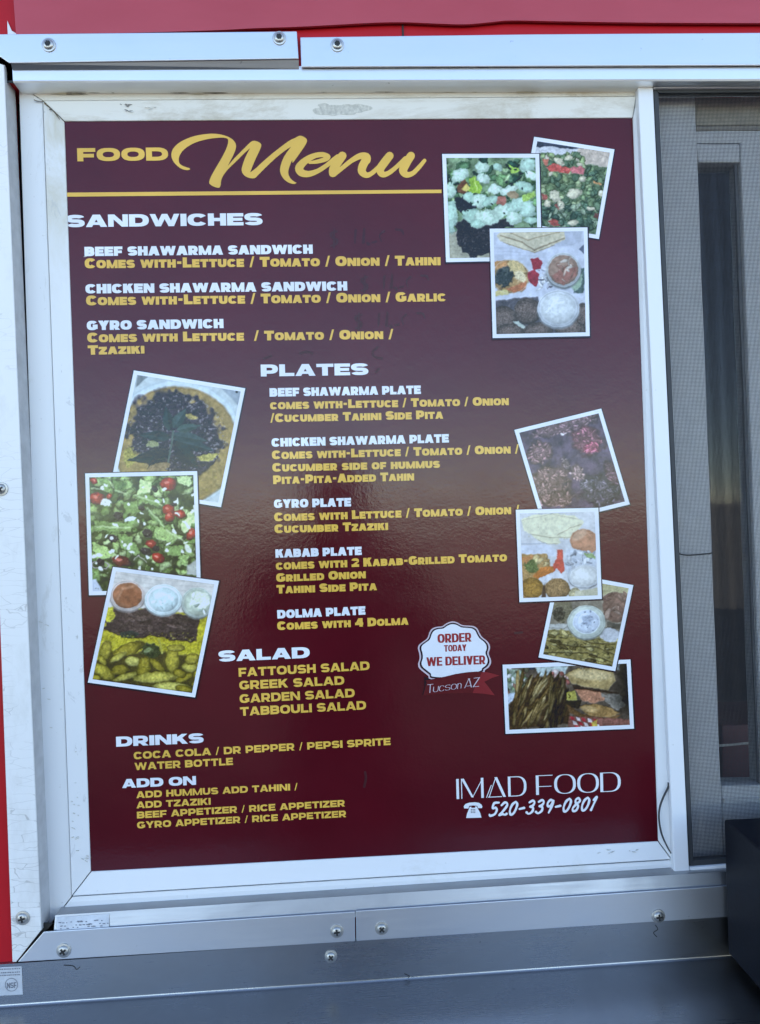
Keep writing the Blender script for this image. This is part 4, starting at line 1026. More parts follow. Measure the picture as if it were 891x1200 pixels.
def pic_mezze_tray(p):
    p.fill(c8(196, 200, 214)); p.tint(p.noise(120, 2), .05)
    p.poly([(470, 60), (790, 60), (770, 160), (700, 190), (560, 200)], c8(178, 182, 196), 8)
    for y in (205, 235, 262): p.line([(70, y), (420, y+12)], 5, c8(176, 180, 200), 5, .8)
    p.poly([(100, 110), (140, 80), (640, 80), (650, 140), (540, 190), (400, 250), (250, 205), (130, 160)], c8(206, 194, 166), 5, 9, 26, .10, 16)
    p.line([(130, 110), (300, 160), (400, 225), (520, 175), (640, 130)], 10, c8(120, 100, 78), 8, .7); p.line([(210, 90), (350, 145), (480, 110), (600, 82)], 8, c8(150, 128, 100), 7, .7)
    p.line([(150, 165), (400, 245), (560, 185)], 6, c8(120, 100, 80), 5, .6)
    p.poly([(755, 220), (800, 180), (800, 260)], c8(90, 96, 116), 5)
    p.ell(210, 440, 145, 135, c8(186, 146, 96), 0, .08, .12, 40, .2, 24, .25); p.ell(250, 370, 80, 50, c8(214, 186, 130), .4, .2, .3, 20, .2)
    p.poly([(70, 320), (180, 310), (200, 370), (90, 380)], c8(196, 138, 88), 6, 8, 20, .2); p.poly([(170, 540), (270, 500), (340, 470), (330, 540), (230, 570)], c8(190, 112, 74), 6, 8, 20, .25)
    p.poly([(80, 560), (180, 545), (200, 580), (90, 598)], c8(206, 190, 128), 6, 8, 20, .15)
    p.ell(155, 440, 75, 80, c8(52, 58, 60), 0, .15, .3, 22, .4, 10); p.specks(12, .45, c8(110, 116, 104), .7, np.hypot((p.X-155)/75, (p.Y-440)/80) < .95)
    p.ell(290, 440, 50, 40, c8(220, 200, 160), .6, .2, .35, 16, .25)
    p.ringe(210, 440, 147, 135, .03, c8(220, 214, 200), .04, .7)
    for q in ([(370, 300), (430, 285), (470, 330), (450, 380), (390, 385)], [(345, 400), (400, 385), (440, 420), (430, 480), (415, 530), (350, 470)]): p.poly(q, c8(156, 44, 58), 5, 6, 20, .2)
    p.scatter(24, (430, 380, 540, 540), (12, 34), [c8(206, 206, 212), c8(160, 160, 170), c8(225, 225, 225), c8(90, 84, 98)], (.2, .5), .15, .1, .3)
    p.poly([(720, 360), (800, 370), (800, 580), (720, 570)], c8(74, 92, 88), 8, 10, 30, .25); p.ell(740, 480, 40, 70, c8(150, 175, 150), .3, .15, .2)
    cup(p, 633, 385, 138, 138, c8(190, 194, 196), c8(168, 134, 116), .87); p.poly([(540, 430), (650, 360), (745, 360), (740, 430), (640, 505), (570, 480)], c8(160, 104, 92), 10, 10, 30, .15)
    p.scatter(14, (560, 300, 720, 470), (12, 40), [c8(190, 165, 148), c8(150, 110, 96), c8(205, 190, 178)], (.2, .45), .2, .1, .2)
    p.poly([(60, 640), (250, 610), (430, 600), (440, 700), (820, 760), (820, 900), (60, 900)], c8(84, 78, 86), 8, 8, 30, .2)
    for cx, cy, rx, ry in ((150, 780, 110, 105), (345, 715, 110, 105), (200, 880, 120, 60), (430, 870, 120, 65), (690, 850, 130, 90), (790, 740, 60, 90)):
        p.ell(cx, cy, rx, ry, c8(112, 94, 88), 0, .08, .06, 24, .4, 7, .45, .12)
    p.specks(8, .6, c8(160, 138, 122), .6, p.Y > 610); p.poly([(225, 800), (270, 795), (330, 840), (310, 860)], c8(180, 190, 180), 5, 8)
    cup(p, 592, 695, 168, 148, c8(196, 200, 206), c8(220, 224, 226), .83); p.line([(500, 720), (560, 650), (640, 640)], 14, c8(240, 242, 242), 10, .8)
    for r_ in (.45, .6, .72): p.ringe(610, 690, 150*r_, 130*r_, .03, c8(196, 202, 208), .06, .5)
def pic_grilled_meat(p):
    p.fill(c8(76, 66, 82)); p.tint(p.noise(60, 3), .25)
    def patch(cx, cy, rx, ry, col, rot=0, n=60):
        p.ell(cx, cy, rx, ry, np.array(col)*.82, rot, .35, .35, 40, .3, 18, .35)
        for _ in range(n):
            a = p.rs.uniform(0, 6.28); q = math.sqrt(p.rs.rand())*.92; x, y = q*math.cos(a)*rx, q*math.sin(a)*ry
            px_, py_ = cx+x*math.cos(rot)-y*math.sin(rot), cy+x*math.sin(rot)+y*math.cos(rot); L = p.rs.uniform(8, 24)
            p.ell(px_, py_, L, p.rs.uniform(3.5, 8), np.clip(np.array(col)*p.rs.uniform(.8, 1.55), 0, 1), p.rs.uniform(-1.2, 1.2)+rot, .5, .3, 14, .2, 9, .5, .2, .85)
    patch(380, 180, 270, 52, c8(112, 92, 98), -.28, 110); patch(540, 285, 115, 100, c8(128, 86, 96), .4, 70); patch(570, 335, 60, 36, c8(168, 92, 110), -.3, 26); patch(200, 370, 95, 80, c8(120, 96, 98), -.1, 60)
    patch(270, 600, 140, 165, c8(126, 104, 100), .5, 120); patch(330, 700, 120, 60, c8(122, 100, 96), 0, 50); patch(470, 520, 55, 55, c8(140, 122, 120), .6, 30); patch(390, 450, 24, 50, c8(112, 100, 102), -.5, 14)
    patch(640, 640, 130, 115, c8(80, 76, 86), .2, 70); patch(720, 520, 46, 90, c8(104, 80, 90), -.4, 34); patch(540, 610, 50, 40, c8(96, 94, 102), .2, 18)
    p.specks(12, .72, c8(150, 130, 132), .4); p.ell(362, 240, 14, 11, c8(215, 205, 205), 0, .5, .4); p.ell(385, 232, 12, 5, c8(190, 180, 180), -.4, .5); p.ell(200, 735, 18, 24, c8(200, 170, 165), 0, .5, .4)
def pic_falafel_tray(p):
    p.fill(c8(206, 206, 208)); p.tint(p.noise(160, 2), .05)
    p.poly([(90, 150), (200, 110), (420, 95), (600, 120), (690, 180), (640, 240), (560, 330), (440, 330), (460, 370), (420, 390), (330, 385), (240, 345), (180, 290), (110, 260)], c8(226, 222, 190), 6, 9, 30, .07, 26)
    p.line([(100, 160), (380, 100), (640, 150)], 5, c8(170, 160, 130), 4, .7); p.line([(180, 290), (360, 320), (560, 320)], 8, c8(160, 148, 118), 6, .7); p.line([(430, 300), (560, 230), (660, 200)], 7, c8(170, 150, 118), 6, .7); p.line([(250, 345), (330, 385), (440, 382)], 6, c8(140, 126, 100), 5, .7)
    p.specks(16, .66, c8(176, 164, 130), .6, (p.Y < 340)*(p.Y > 120)*(p.X < 620))
    p.line([(80, 385), (320, 378)], 10, c8(164, 170, 184), 7, .8); p.poly([(85, 400), (330, 390), (420, 440), (420, 500), (85, 490)], c8(206, 210, 220), 6)
    p.ell(690, 360, 140, 115, c8(196, 136, 104), .3, .08, .06, 30, .06, 30, .1); p.ell(640, 300, 80, 40, c8(206, 160, 130), -.6, .3)
    for d in (0, 26, 52): p.line([(590+d, 340), (660+d, 280), (760, 270+d)], 5, c8(214, 164, 132), 5, .5)
    p.poly([(520, 440), (620, 430), (800, 500), (800, 620), (540, 680), (490, 600)], c8(196, 202, 210), 8, 10, 40, .08); p.scatter(22, (510, 450, 780, 600), (15, 45), [c8(222, 226, 230), c8(150, 158, 168), c8(205, 208, 214)], (.2, .5), .15, .05, .2)
    p.poly([(690, 480), (760, 470), (800, 500), (790, 530), (720, 510)], c8(140, 166, 110), 6, 10, 24, .2)
    p.poly([(80, 480), (330, 480), (370, 600), (250, 700), (260, 900), (80, 900)], c8(176, 134, 82), 8, 8, 30, .25, 14)
    p.poly([(90, 510), (200, 490), (230, 540), (120, 590)], c8(200, 130, 76), 8, 8, 24, .2); p.scatter(16, (220, 500, 360, 580), (16, 40), [c8(214, 186, 130), c8(190, 150, 96)], (.4, .8), .25, .15, .3)
    p.poly([(200, 690), (270, 610), (400, 590), (400, 650), (330, 690), (240, 715)], c8(196, 112, 50), 6, 8, 24, .18); p.ell(185, 600, 62, 60, c8(86, 104, 56), .3, .2, .35, 18, .4, 9)
    p.poly([(430, 440), (490, 445), (485, 520), (500, 640), (470, 660), (420, 600), (400, 650), (395, 570), (430, 520)], c8(212, 82, 66), 5, 9, 22, .15)
    p.poly([(250, 715), (420, 640), (500, 680), (490, 710), (300, 740)], c8(216, 216, 220), 5, 5)
    cup(p, 690, 690, 155, 108, c8(212, 214, 214), c8(226, 226, 222), .86, -.05); p.ell(680, 685, 40, 26, c8(238, 238, 236), 0, .4); p.line([(590, 800), (700, 810), (790, 760)], 10, c8(186, 190, 194), 8, .7)
    for cx, cy, rx, ry, cl in ((190, 800, 112, 100, c8(166, 120, 52)), (430, 810, 122, 100, c8(164, 126, 82)), (600, 860, 60, 60, c8(190, 176, 136))): p.ell(cx, cy, rx, ry, cl, 0, .06, .05, 20, .32, 8, .3, .1)
    p.poly([(600, 830), (820, 800), (820, 900), (600, 900)], c8(196, 188, 160), 8, 8, 30, .1)
    p.specks(8, .62, c8(96, 70, 40), .6, (p.Y > 700)*(p.X < 540)); p.poly([(290, 800), (310, 760), (325, 900), (280, 900)], c8(70, 50, 40), 8)
def pic_foil_dip(p):
    p.fill(c8(128, 118, 102)); p.tint(p.noise(50, 3), .25)
    p.poly([(560, 60), (820, 80), (790, 140), (560, 160)], c8(170, 160, 120), 8, 10, 40, .15)
    p.ell(690, 260, 110, 130, c8(122, 92, 78), .2, .1, .1, 40, .2, 20, .2); p.scatter(16, (610, 160, 780, 350), (20, 60), [c8(140, 108, 92), c8(104, 76, 66), c8(158, 130, 114)], (.2, .4), .2, .15, .3)
    p.poly([(150, 210), (330, 215), (320, 330), (250, 400), (180, 360)], c8(108, 100, 78), 8, 12, 30, .3); p.ell(215, 310, 52, 62, c8(58, 54, 44), .3, .2, .35, 18, .5, 8); p.specks(9, .5, c8(150, 140, 110), .5, (p.X < 330)*(p.Y < 420))
    p.poly([(130, 400), (300, 400), (330, 460), (120, 450)], c8(176, 174, 166), 8, 8); p.line([(130, 430), (260, 440), (310, 400)], 8, c8(120, 116, 106), 6, .7)
    p.poly([(90, 450), (330, 455), (460, 520), (700, 540), (720, 700), (660, 780), (60, 690)], c8(132, 116, 66), 8, 10, 34, .3, 14)
    p.scatter(90, (80, 460, 700, 760), (14, 46), [c8(150, 134, 78), c8(116, 100, 54), c8(176, 160, 104), c8(92, 78, 44), c8(168, 152, 92)], (.3, .6), .25, .25, .55, .2, .25)
    for pts in ([(120, 540), (330, 590), (520, 590), (690, 660)], [(90, 640), (250, 640), (450, 640), (660, 720)], [(330, 470), (470, 560), (680, 570)]): p.line(pts, 10, c8(60, 50, 30), 8, .75)
    p.ell(640, 490, 85, 60, c8(176, 176, 178), .1, .15, .15, 30, .1); p.poly([(620, 380), (740, 400), (720, 440), (610, 430)], c8(80, 74, 64), 8, 8)
    cup(p, 445, 382, 158, 138, c8(182, 188, 176), c8(204, 212, 222), .70); p.ringe(445, 382, 110, 97, .05, c8(224, 232, 240), .06, .9); p.ringe(452, 382, 86, 76, .05, c8(170, 180, 196), .06, .6)
    p.ell(455, 370, 46, 48, c8(158, 168, 182), .3, .3, .3, 20, .2, 10); p.scatter(14, (350, 290, 540, 470), (4, 9), [c8(130, 142, 158)], (.5, .9), .2, 0, 0)
def pic_fries_sandwich(p):
    p.fill(c8(84, 72, 62)); p.tint(p.noise(60, 3), .3)
    p.poly([(40, 60), (240, 80), (430, 70), (760, 110), (760, 60)], c8(150, 160, 156), 8, 6); p.poly([(230, 90), (440, 80), (420, 130), (260, 150)], c8(168, 178, 172), 8, 6, 30, .08)
    p.poly([(160, 84), (225, 82), (228, 100), (180, 112)], c8(48, 54, 70), 4); p.poly([(30, 90), (150, 110), (110, 240), (60, 350), (30, 350)], c8(122, 134, 116), 8, 14, 24, .3)
    p.scatter(26, (40, 90, 180, 260), (10, 26), [c8(200, 196, 190), c8(128, 92, 78), c8(120, 140, 100), c8(90, 84, 66)], (.4, .9), .25, .15, .3)
    p.poly([(40, 260), (120, 240), (100, 320), (60, 360)], c8(176, 186, 196), 6, 8)
    p.scatter(14, (330, 120, 440, 210), (12, 26), [c8(186, 150, 142), c8(160, 92, 82), c8(200, 180, 172)], (.5, .9), .2, .1, .3)
    p.poly([(60, 330), (200, 160), (420, 150), (450, 440), (60, 490)], c8(66, 48, 32), 8, 8, 30, .3)
    fr = [c8(126, 102, 62), c8(150, 124, 78), c8(104, 80, 46), c8(88, 66, 40), c8(168, 144, 98)]
    for _ in range(80):
        cx, cy = p.rs.uniform(90, 430), p.rs.uniform(180, 460); a = -1.05 + (cx-250)/260*.5 + p.rs.normal(0, .16); L = p.rs.uniform(50, 105)
        cl = fr[p.rs.randint(5)]*p.rs.uniform(.75, 1.1)*(.62 if 320 < cx < 420 else 1)
        p.ell(cx, cy, L, p.rs.uniform(7, 13), cl, a if cx < 300 else a-.5, .25, .12, 20, .18, 10, .5, .1)
    p.poly([(420, 140), (470, 105), (600, 100), (720, 120), (740, 180), (690, 235), (560, 225), (460, 190)], c8(160, 134, 88), 6, 6, 30, .12, 20); p.ell(590, 140, 130, 30, c8(184, 160, 116), .05, .5, .1, 20, .1); p.specks(8, .66, c8(214, 198, 160), .6, (p.Y < 180)*(p.X > 430)*(p.X < 730))
    p.poly([(460, 200), (690, 240), (760, 250), (640, 250), (480, 230)], c8(58, 44, 36), 6, 6)
    p.poly([(480, 230), (640, 245), (690, 290), (600, 320), (520, 300)], c8(164, 112, 86), 6, 9, 24, .2); p.poly([(640, 255), (760, 260), (800, 330), (760, 370), (680, 320)], c8(120, 112, 102), 6, 12, 24, .25)
    p.poly([(425, 250), (480, 240), (495, 300), (430, 305)], c8(164, 152, 74), 4, 4, 20, .12); p.line([(440, 262), (452, 272), (442, 284)], 5, c8(70, 64, 30), 3)
    p.poly([(420, 300), (520, 300), (510, 350), (440, 345)], c8(48, 40, 30), 6, 6); p.poly([(510, 340), (600, 325), (700, 350), (770, 380), (700, 410), (570, 400)], c8(142, 108, 66), 6, 8, 30, .2); p.ell(570, 355, 50, 18, c8(180, 146, 98), .1, .5)
    p.poly([(430, 330), (520, 385), (700, 410), (780, 390), (700, 440), (520, 420), (450, 380)], c8(98, 70, 44), 6, 8, 30, .2)
    p.poly([(440, 400), (830, 420), (830, 490), (440, 490)], c8(120, 76, 66), 8, 6, 30, .2)
    for i in range(5):
        for j in range(3):
            x = 450+i*36+j*14; y = 400+j*28+i*4; p.poly([(x, y), (x+24, y+8), (x+32, y+30), (x+8, y+24)], c8(206, 190, 186) if (i+j) % 2 else c8(168, 44, 54), 4)
    p.poly([(580, 440), (620, 425), (625, 470), (590, 470)], c8(176, 150, 70), 5, 5)
    p.c = p.c*(1-.72*np.clip((p.X-700)/120, 0, 1)*np.clip((420-p.Y)/100, 0, 1))[..., None]; p.tint(p.noise(12, 2), .18)
def pic_mint_dish(p):
    p.fill(c8(196, 204, 204)); p.tint(p.noise(90, 2), .04)
    p.poly([(190, 60), (260, 80), (180, 150)], c8(128, 134, 136), 8); p.poly([(700, 150), (830, 170), (830, 280)], c8(150, 158, 166), 10); p.ell(800, 178, 8, 8, c8(30, 30, 36), 0, .4)
    p.ell(430, 500, 420, 400, c8(206, 218, 220), 0, .03); p.ringe(430, 500, 412, 392, .03, c8(170, 180, 184), .03, .6)
    p.ell(430, 510, 382, 362, c8(164, 132, 78), 0, .03, .02, 30, .16, 14); p.specks(9, .50, c8(196, 166, 104), .6, np.hypot((p.X-430)/382, (p.Y-510)/362) < .98); p.specks(16, .60, c8(186, 164, 70), .6, (p.Y > 450)); p.ringe(430, 510, 380, 360, .025, c8(120, 90, 56), .04, .7)
    p.ell(420, 440, 300, 240, c8(58, 46, 58), .35, .08, .22, 50, .35, 9); m = np.hypot((p.X-430)/310, (p.Y-440)/240) < 1
    p.specks(8, .40, c8(176, 166, 168), .75, m); p.specks(7, .55, c8(40, 34, 48), .7, m); p.specks(9, .78, c8(214, 206, 200), .8, m)
    p.ell(620, 580, 60, 22, c8(176, 160, 84), -.2, .2, .4, 16, .3); p.ell(520, 330, 40, 16, c8(168, 146, 84), .3, .2, .4, 16, .3); p.ell(280, 500, 40, 20, c8(158, 156, 110), 0, .2, .4, 16, .3); p.ell(140, 580, 40, 60, c8(176, 158, 76), 0, .2, .35, 20, .3)
    g = c8(44, 56, 60)
    p.leaf(400, 560, 130, 600, 42, g*.85); p.leaf(395, 460, 195, 440, 34, g*.95); p.leaf(410, 470, 660, 540, 46, g); p.leaf(400, 440, 620, 480, 34, c8(54, 68, 70)); p.leaf(420, 500, 560, 650, 52, g*.8); p.leaf(390, 420, 365, 270, 36, c8(46, 60, 62)); p.leaf(410, 400, 490, 280, 38, c8(58, 74, 74)); p.leaf(430, 410, 580, 385, 28, c8(66, 84, 80)); p.leaf(380, 540, 250, 650, 34, g*.75)
    p.line([(372, 640), (400, 500), (410, 420)], 12, c8(84, 98, 90), 5); p.ell(320, 640, 70, 26, c8(150, 120, 84), -.2, .15, .2, 20, .2)
def pic_green_salad(p):
    p.fill(c8(60, 72, 44)); p.tint(p.noise(50, 3), .5)
    gr = [c8(120, 146, 84), c8(150, 172, 104), c8(92, 118, 66), c8(176, 194, 134), c8(108, 132, 74), c8(136, 158, 96)]
    p.scatter(150, (50, 70, 860, 800), (24, 66), gr, (.3, .75), .28, .22, .6, .22)
    for q in ([(90, 400), (220, 405), (370, 420), (360, 480), (100, 470)], [(370, 230), (450, 200), (590, 250), (560, 300), (470, 280)], [(460, 300), (500, 320), (610, 430), (590, 450), (520, 390)], [(540, 440), (630, 470), (730, 520), (640, 560), (520, 520)], [(230, 110), (320, 110), (320, 190), (240, 190)], [(270, 500), (340, 500), (430, 620), (400, 650), (290, 590)], [(430, 100), (510, 110), (500, 200), (400, 210)], [(720, 420), (800, 330), (820, 400), (740, 500)], [(80, 560), (190, 590), (230, 660), (120, 690)], [(300, 270), (400, 260), (430, 340), (330, 350)], [(600, 590), (730, 580), (720, 650), (620, 650)], [(680, 80), (800, 80), (790, 150), (700, 130)], [(140, 100), (210, 110), (215, 190), (170, 190)], [(700, 660), (770, 640), (765, 740), (720, 720)]):
        p.poly(q, gr[p.rs.randint(6)]*1.08, 5, 10, 20, .26, 12)
    for x0, y0, x1, y1 in ((100, 440, 350, 450), (390, 215, 580, 285), (480, 310, 600, 440), (240, 180, 330, 205), (620, 470, 760, 560), (80, 160, 150, 175)): p.line([(x0, y0), (x1, y1)], 12, c8(196, 208, 158), 8, .7)
    p.line([(380, 680), (420, 650), (470, 700)], 8, c8(186, 170, 166), 5, .8); p.ringe(140, 720, 60, 26, .18, c8(178, 160, 168), .1, .9)
    for cx, cy, rx, ry, a in ((630, 140, 58, 48, 0), (115, 240, 58, 44, .2), (200, 225, 22, 24, 0), (630, 320, 44, 40, .3), (710, 352, 46, 26, .2), (640, 375, 30, 40, .2), (795, 495, 36, 46, .5), (505, 565, 40, 28, .2), (555, 665, 50, 32, .5), (95, 115, 26, 18, .2), (290, 690, 70, 40, .2)):
        p.ell(cx, cy, rx, ry, c8(168, 48, 40) if cy < 680 else c8(116, 52, 44), a, .1, .12, 18, .25, 12, .4, .3); p.ell(cx-rx*.2, cy-ry*.3, rx*.35, ry*.25, c8(214, 116, 100), a, .5, .3)
    for cx, cy, r_ in ((270, 370, 40), (232, 530, 34), (530, 170, 26), (480, 490, 42), (470, 620, 36), (440, 310, 26), (670, 280, 22), (540, 600, 26), (140, 700, 30)): p.ell(cx, cy, r_, r_*.75, c8(48, 40, 46), .4, .12, .25, 18, .3, 10, .3, .4)
    for _ in range(46): p.ell(p.rs.uniform(80, 830), p.rs.uniform(90, 760), p.rs.uniform(8, 22), p.rs.uniform(6, 14), c8(222, 222, 208), p.rs.uniform(0, 3), .2, .3, 12, .06)
    p.ell(180, 272, 40, 24, c8(226, 226, 216), 0, .2, .2); p.ell(355, 388, 42, 16, c8(206, 210, 220), -.2, .2, .2); p.ell(770, 600, 18, 34, c8(214, 216, 196), -.5, .2)
    p.poly([(60, 830), (110, 820), (160, 920), (60, 930)], c8(186, 192, 204), 10); p.poly([(760, 720), (840, 680), (850, 800), (760, 790)], c8(170, 170, 158), 12)
    p.specks(10, .62, c8(40, 48, 32), .6); p.specks(8, .8, c8(224, 230, 200), .5)
def pic_rice_plate(p):
    p.fill(c8(196, 190, 182)); p.tint(p.noise(70, 3), .10)
    for d in (60, 90, 120): p.line([(190, d), (480, d+50), (860, d+60)], 7, c8(170, 162, 152), 8, .5)
    p.poly([(130, 300), (200, 270), (800, 330), (790, 520), (690, 860), (30, 760)], c8(176, 160, 44), 8, 8, 24, .3, 8)
    p.poly([(190, 285), (400, 290), (620, 320), (740, 350), (720, 500), (560, 490), (460, 460), (330, 480), (130, 430), (140, 380)], c8(60, 46, 44), 8, 12, 30, .4, 10)
    for _ in range(60): p.ell(p.rs.uniform(150, 710), p.rs.uniform(310, 470), p.rs.uniform(14, 42), p.rs.uniform(5, 11), c8(84, 66, 60)*p.rs.uniform(.5, 1.15), p.rs.normal(.15, .4), .3, .3, 14, .3, 8)
    p.specks(8, .70, c8(132, 110, 98), .6, (p.Y > 300)*(p.Y < 480)); p.ell(290, 455, 60, 22, c8(44, 52, 46), 0, .2, .4, 16, .3)
    m = (p.Y > 440); p.specks(9, .35, c8(206, 192, 72), .6, m); p.specks(8, .55, c8(120, 104, 30), .6, m)
    p.poly([(60, 640), (180, 560), (460, 560), (720, 600), (690, 860), (60, 760)], c8(72, 62, 28), 14, 20, 40, .3)
    pal = [c8(168, 150, 56), c8(186, 170, 76), c8(148, 130, 44), c8(196, 182, 92)]
    for cx, cy, rx, ry, a in ((280, 550, 115, 38, -.35), (140, 560, 36, 70, .2), (130, 690, 80, 40, .6), (235, 680, 60, 34, -.1), (310, 625, 50, 34, .1), (270, 720, 80, 22, -.3), (385, 660, 46, 70, .3), (470, 650, 62, 24, .75), (565, 620, 44, 90, .05), (470, 725, 150, 36, -.06), (680, 660, 56, 34, .1), (640, 730, 60, 24, -.4), (560, 785, 130, 30, .05), (690, 610, 50, 36, -.3), (215, 600, 60, 20, -.5), (610, 700, 46, 26, .3), (120, 620, 40, 20, .9), (590, 540, 60, 24, 0), (80, 730, 30, 20, .2), (640, 800, 60, 24, .2)):
        p.ell(cx, cy, rx, ry, pal[p.rs.randint(4)], a, .12, .16, 26, .22, 10, .5, .22)
    p.ell(430, 555, 62, 46, c8(58, 64, 36), .2, .15, .3, 20, .4, 10); p.ell(410, 550, 26, 14, c8(120, 130, 86), -.4, .4, .3); p.line([(480, 480), (500, 570)], 12, c8(172, 160, 70), 6)
    p.ell(165, 330, 34, 46, c8(190, 178, 56), .2, .2, .3, 18, .3); p.specks(7, .70, c8(70, 58, 24), .6, m); p.specks(7, .78, c8(216, 204, 110), .5, m)
    cup(p, 280, 205, 112, 98, c8(190, 176, 168), c8(164, 104, 72), .83); p.ell(295, 215, 70, 52, c8(148, 88, 58), .2, .3, .2, 30, .1); p.line([(215, 230), (250, 160), (340, 140)], 12, c8(190, 136, 104), 10, .6)
    cup(p, 508, 232, 118, 98, c8(206, 220, 216), c8(196, 214, 212), .80); p.scatter(8, (440, 180, 580, 280), (8, 22), [c8(216, 230, 226), c8(170, 192, 190)], (.2, .5), .2, .05, 0)
    cup(p, 725, 250, 100, 96, c8(172, 180, 168), c8(176, 184, 164), .86); p.ell(735, 230, 62, 60, c8(214, 220, 196), .2, .2, .35, 26, .1); p.scatter(8, (660, 190, 790, 310), (8, 26), [c8(226, 230, 212), c8(150, 162, 146)], (.3, .6), .25, .05, .1)
# name, corners in the photograph (tl, tr, br, bl), frame the content is described in, layer, wash, label
PICS = [
 ('chopped', [(626.1, 160.2), (720.3, 175), (702, 280.1), (607.8, 265)], 615, 155, 8.1, pic_chopped_salad, 0, 1.0, 'printed photo of chopped salad with tomato, tilted clockwise, behind two other photos'),
 ('dressed', [(518.3, 180.4), (632, 180.2), (635.3, 305), (522.9, 307.2)], 512, 172, 6.854, pic_dressed_salad, 1, 1.0, 'printed photo of salad under pale green dressing'),
 ('mezze', [(574, 268), (688.6, 266.4), (691.3, 393.8), (577.6, 396.2)], 568, 260, 6.854, pic_mezze_tray, 2, 1.0, 'printed photo of a tray with folded bread and two dip cups'),
 ('meat', [(602.9, 503.8), (704.8, 478.8), (738.3, 591), (636.4, 616)], 600, 470, 6.145, pic_grilled_meat, 0, 1.0, 'printed photo of dark grilled meat, tilted anticlockwise'),
 ('falafel', [(604.6, 597.4), (701.4, 595), (705.5, 701.9), (609, 705.7)], 600, 590, 8.1, pic_falafel_tray, 2, .4, 'printed photo of falafel, flat bread and dips'),
 ('foil', [(652.5, 669.4), (742.4, 685.7), (721.2, 786.5), (631.3, 770.4)], 625, 675, 7.128, pic_foil_dip, 1, .2, 'printed photo of a round white dip cup over grilled meat'),
 ('fries', [(589.2, 779), (739, 772.8), (743.2, 853.9), (592.7, 860)], 585, 765, 5.4, pic_fries_sandwich, 0, .2, 'printed photo of fries beside a bread roll sandwich, wide format'),
 ('mint', [(157, 434), (287.6, 455), (259.2, 594.3), (128.6, 573.3)], 125, 425, 5.241, pic_mint_dish, 0, 1.0, 'printed photo of a round dish topped with dark mint leaves'),
 ('green', [(100, 554.8), (231.2, 552), (235.7, 694.8), (104.5, 697.6)], 95, 545, 6.145, pic_green_salad, 1, .6, 'printed photo of green salad with cherry tomatoes'),
 ('rice', [(132.5, 664.3), (256.8, 680.8), (228.8, 817.3), (103.1, 799.8)], 98, 660, 5.433, pic_rice_plate, 2, .2, 'printed photo of yellow rice and chicken with three sauce cups'),
]
WASH = np.array((.045, .034, .060))
for k, (nm, quad_, zx, zy, zk, fn, layer, wash, lab) in enumerate(PICS):
    yb = -.0005-.00042*layer
    p = Pic(quad_, zx, zy, zk, 100+k); fn(p)
    bm = bmesh.new(); slab(bm, [U(*q, yb) for q in quad_], .0003)
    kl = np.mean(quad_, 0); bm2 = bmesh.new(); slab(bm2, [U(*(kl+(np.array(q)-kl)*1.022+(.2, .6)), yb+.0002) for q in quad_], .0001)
    brd = link('food_photo', mesh_of(bm, 'food_photo'), WHITEP, board, lab)
    link('printed_drop_shadow', mesh_of(bm2, 'printed_drop_shadow'), DARKP, brd)  # drop shadow of the print, drawn as a dark offset quad
    # dot gain of the print: soften and let edges wander a little
    p.finish(1.0 if nm in ('chopped', 'dressed', 'meat', 'green') else .42, {'falafel': .95, 'mezze': .95, 'green': 1.12, 'rice': 1.12, 'fries': 1.12, 'foil': 1.06}.get(nm, 1.0))
    s_ = np.clip(p.c, 0, 1); l_ = np.where(s_ <= .04045, s_/12.92, ((s_+.055)/1.055)**2.4)
    if nm == 'meat': l_ = l_*np.array((1.55, 1.28, 1.30))
    l_ = np.clip(l_*1.08-WASH*wash*.40, .008, .8)
    yp = yb-.00014
    d = FWD + RT*((p.pp[..., 0:1]-445.5)/FPX) - UP*((p.pp[..., 1:2]-600.0)/FPX)
    co = CAM + d*((yp-CAM[1])/d[..., 1:2]); co[..., 1] = yp
    me = bpy.data.meshes.new('picture'); h_, w_ = p.h, p.w
    me.vertices.add(h_*w_); me.vertices.foreach_set('co', co.reshape(-1).astype(np.float32))
    idx = np.arange(h_*w_).reshape(h_, w_)
    f4 = np.stack([idx[1:, :-1], idx[1:, 1:], idx[:-1, 1:], idx[:-1, :-1]], -1).reshape(-1, 4)
    me.loops.add(f4.size); me.loops.foreach_set('vertex_index', f4.reshape(-1).astype(np.int32))
    me.polygons.add(len(f4)); me.polygons.foreach_set('loop_start', np.arange(0, f4.size, 4, dtype=np.int32))
    try: me.polygons.foreach_set('loop_total', np.full(len(f4), 4, np.int32))
    except Exception: pass
    me.update(calc_edges=True)
    at = me.color_attributes.new('paint', 'FLOAT_COLOR', 'POINT')
    at.data.foreach_set('color', np.concatenate([l_, np.ones((h_, w_, 1))], -1).reshape(-1).astype(np.float32))
    link('picture', me, PHOTO, brd)

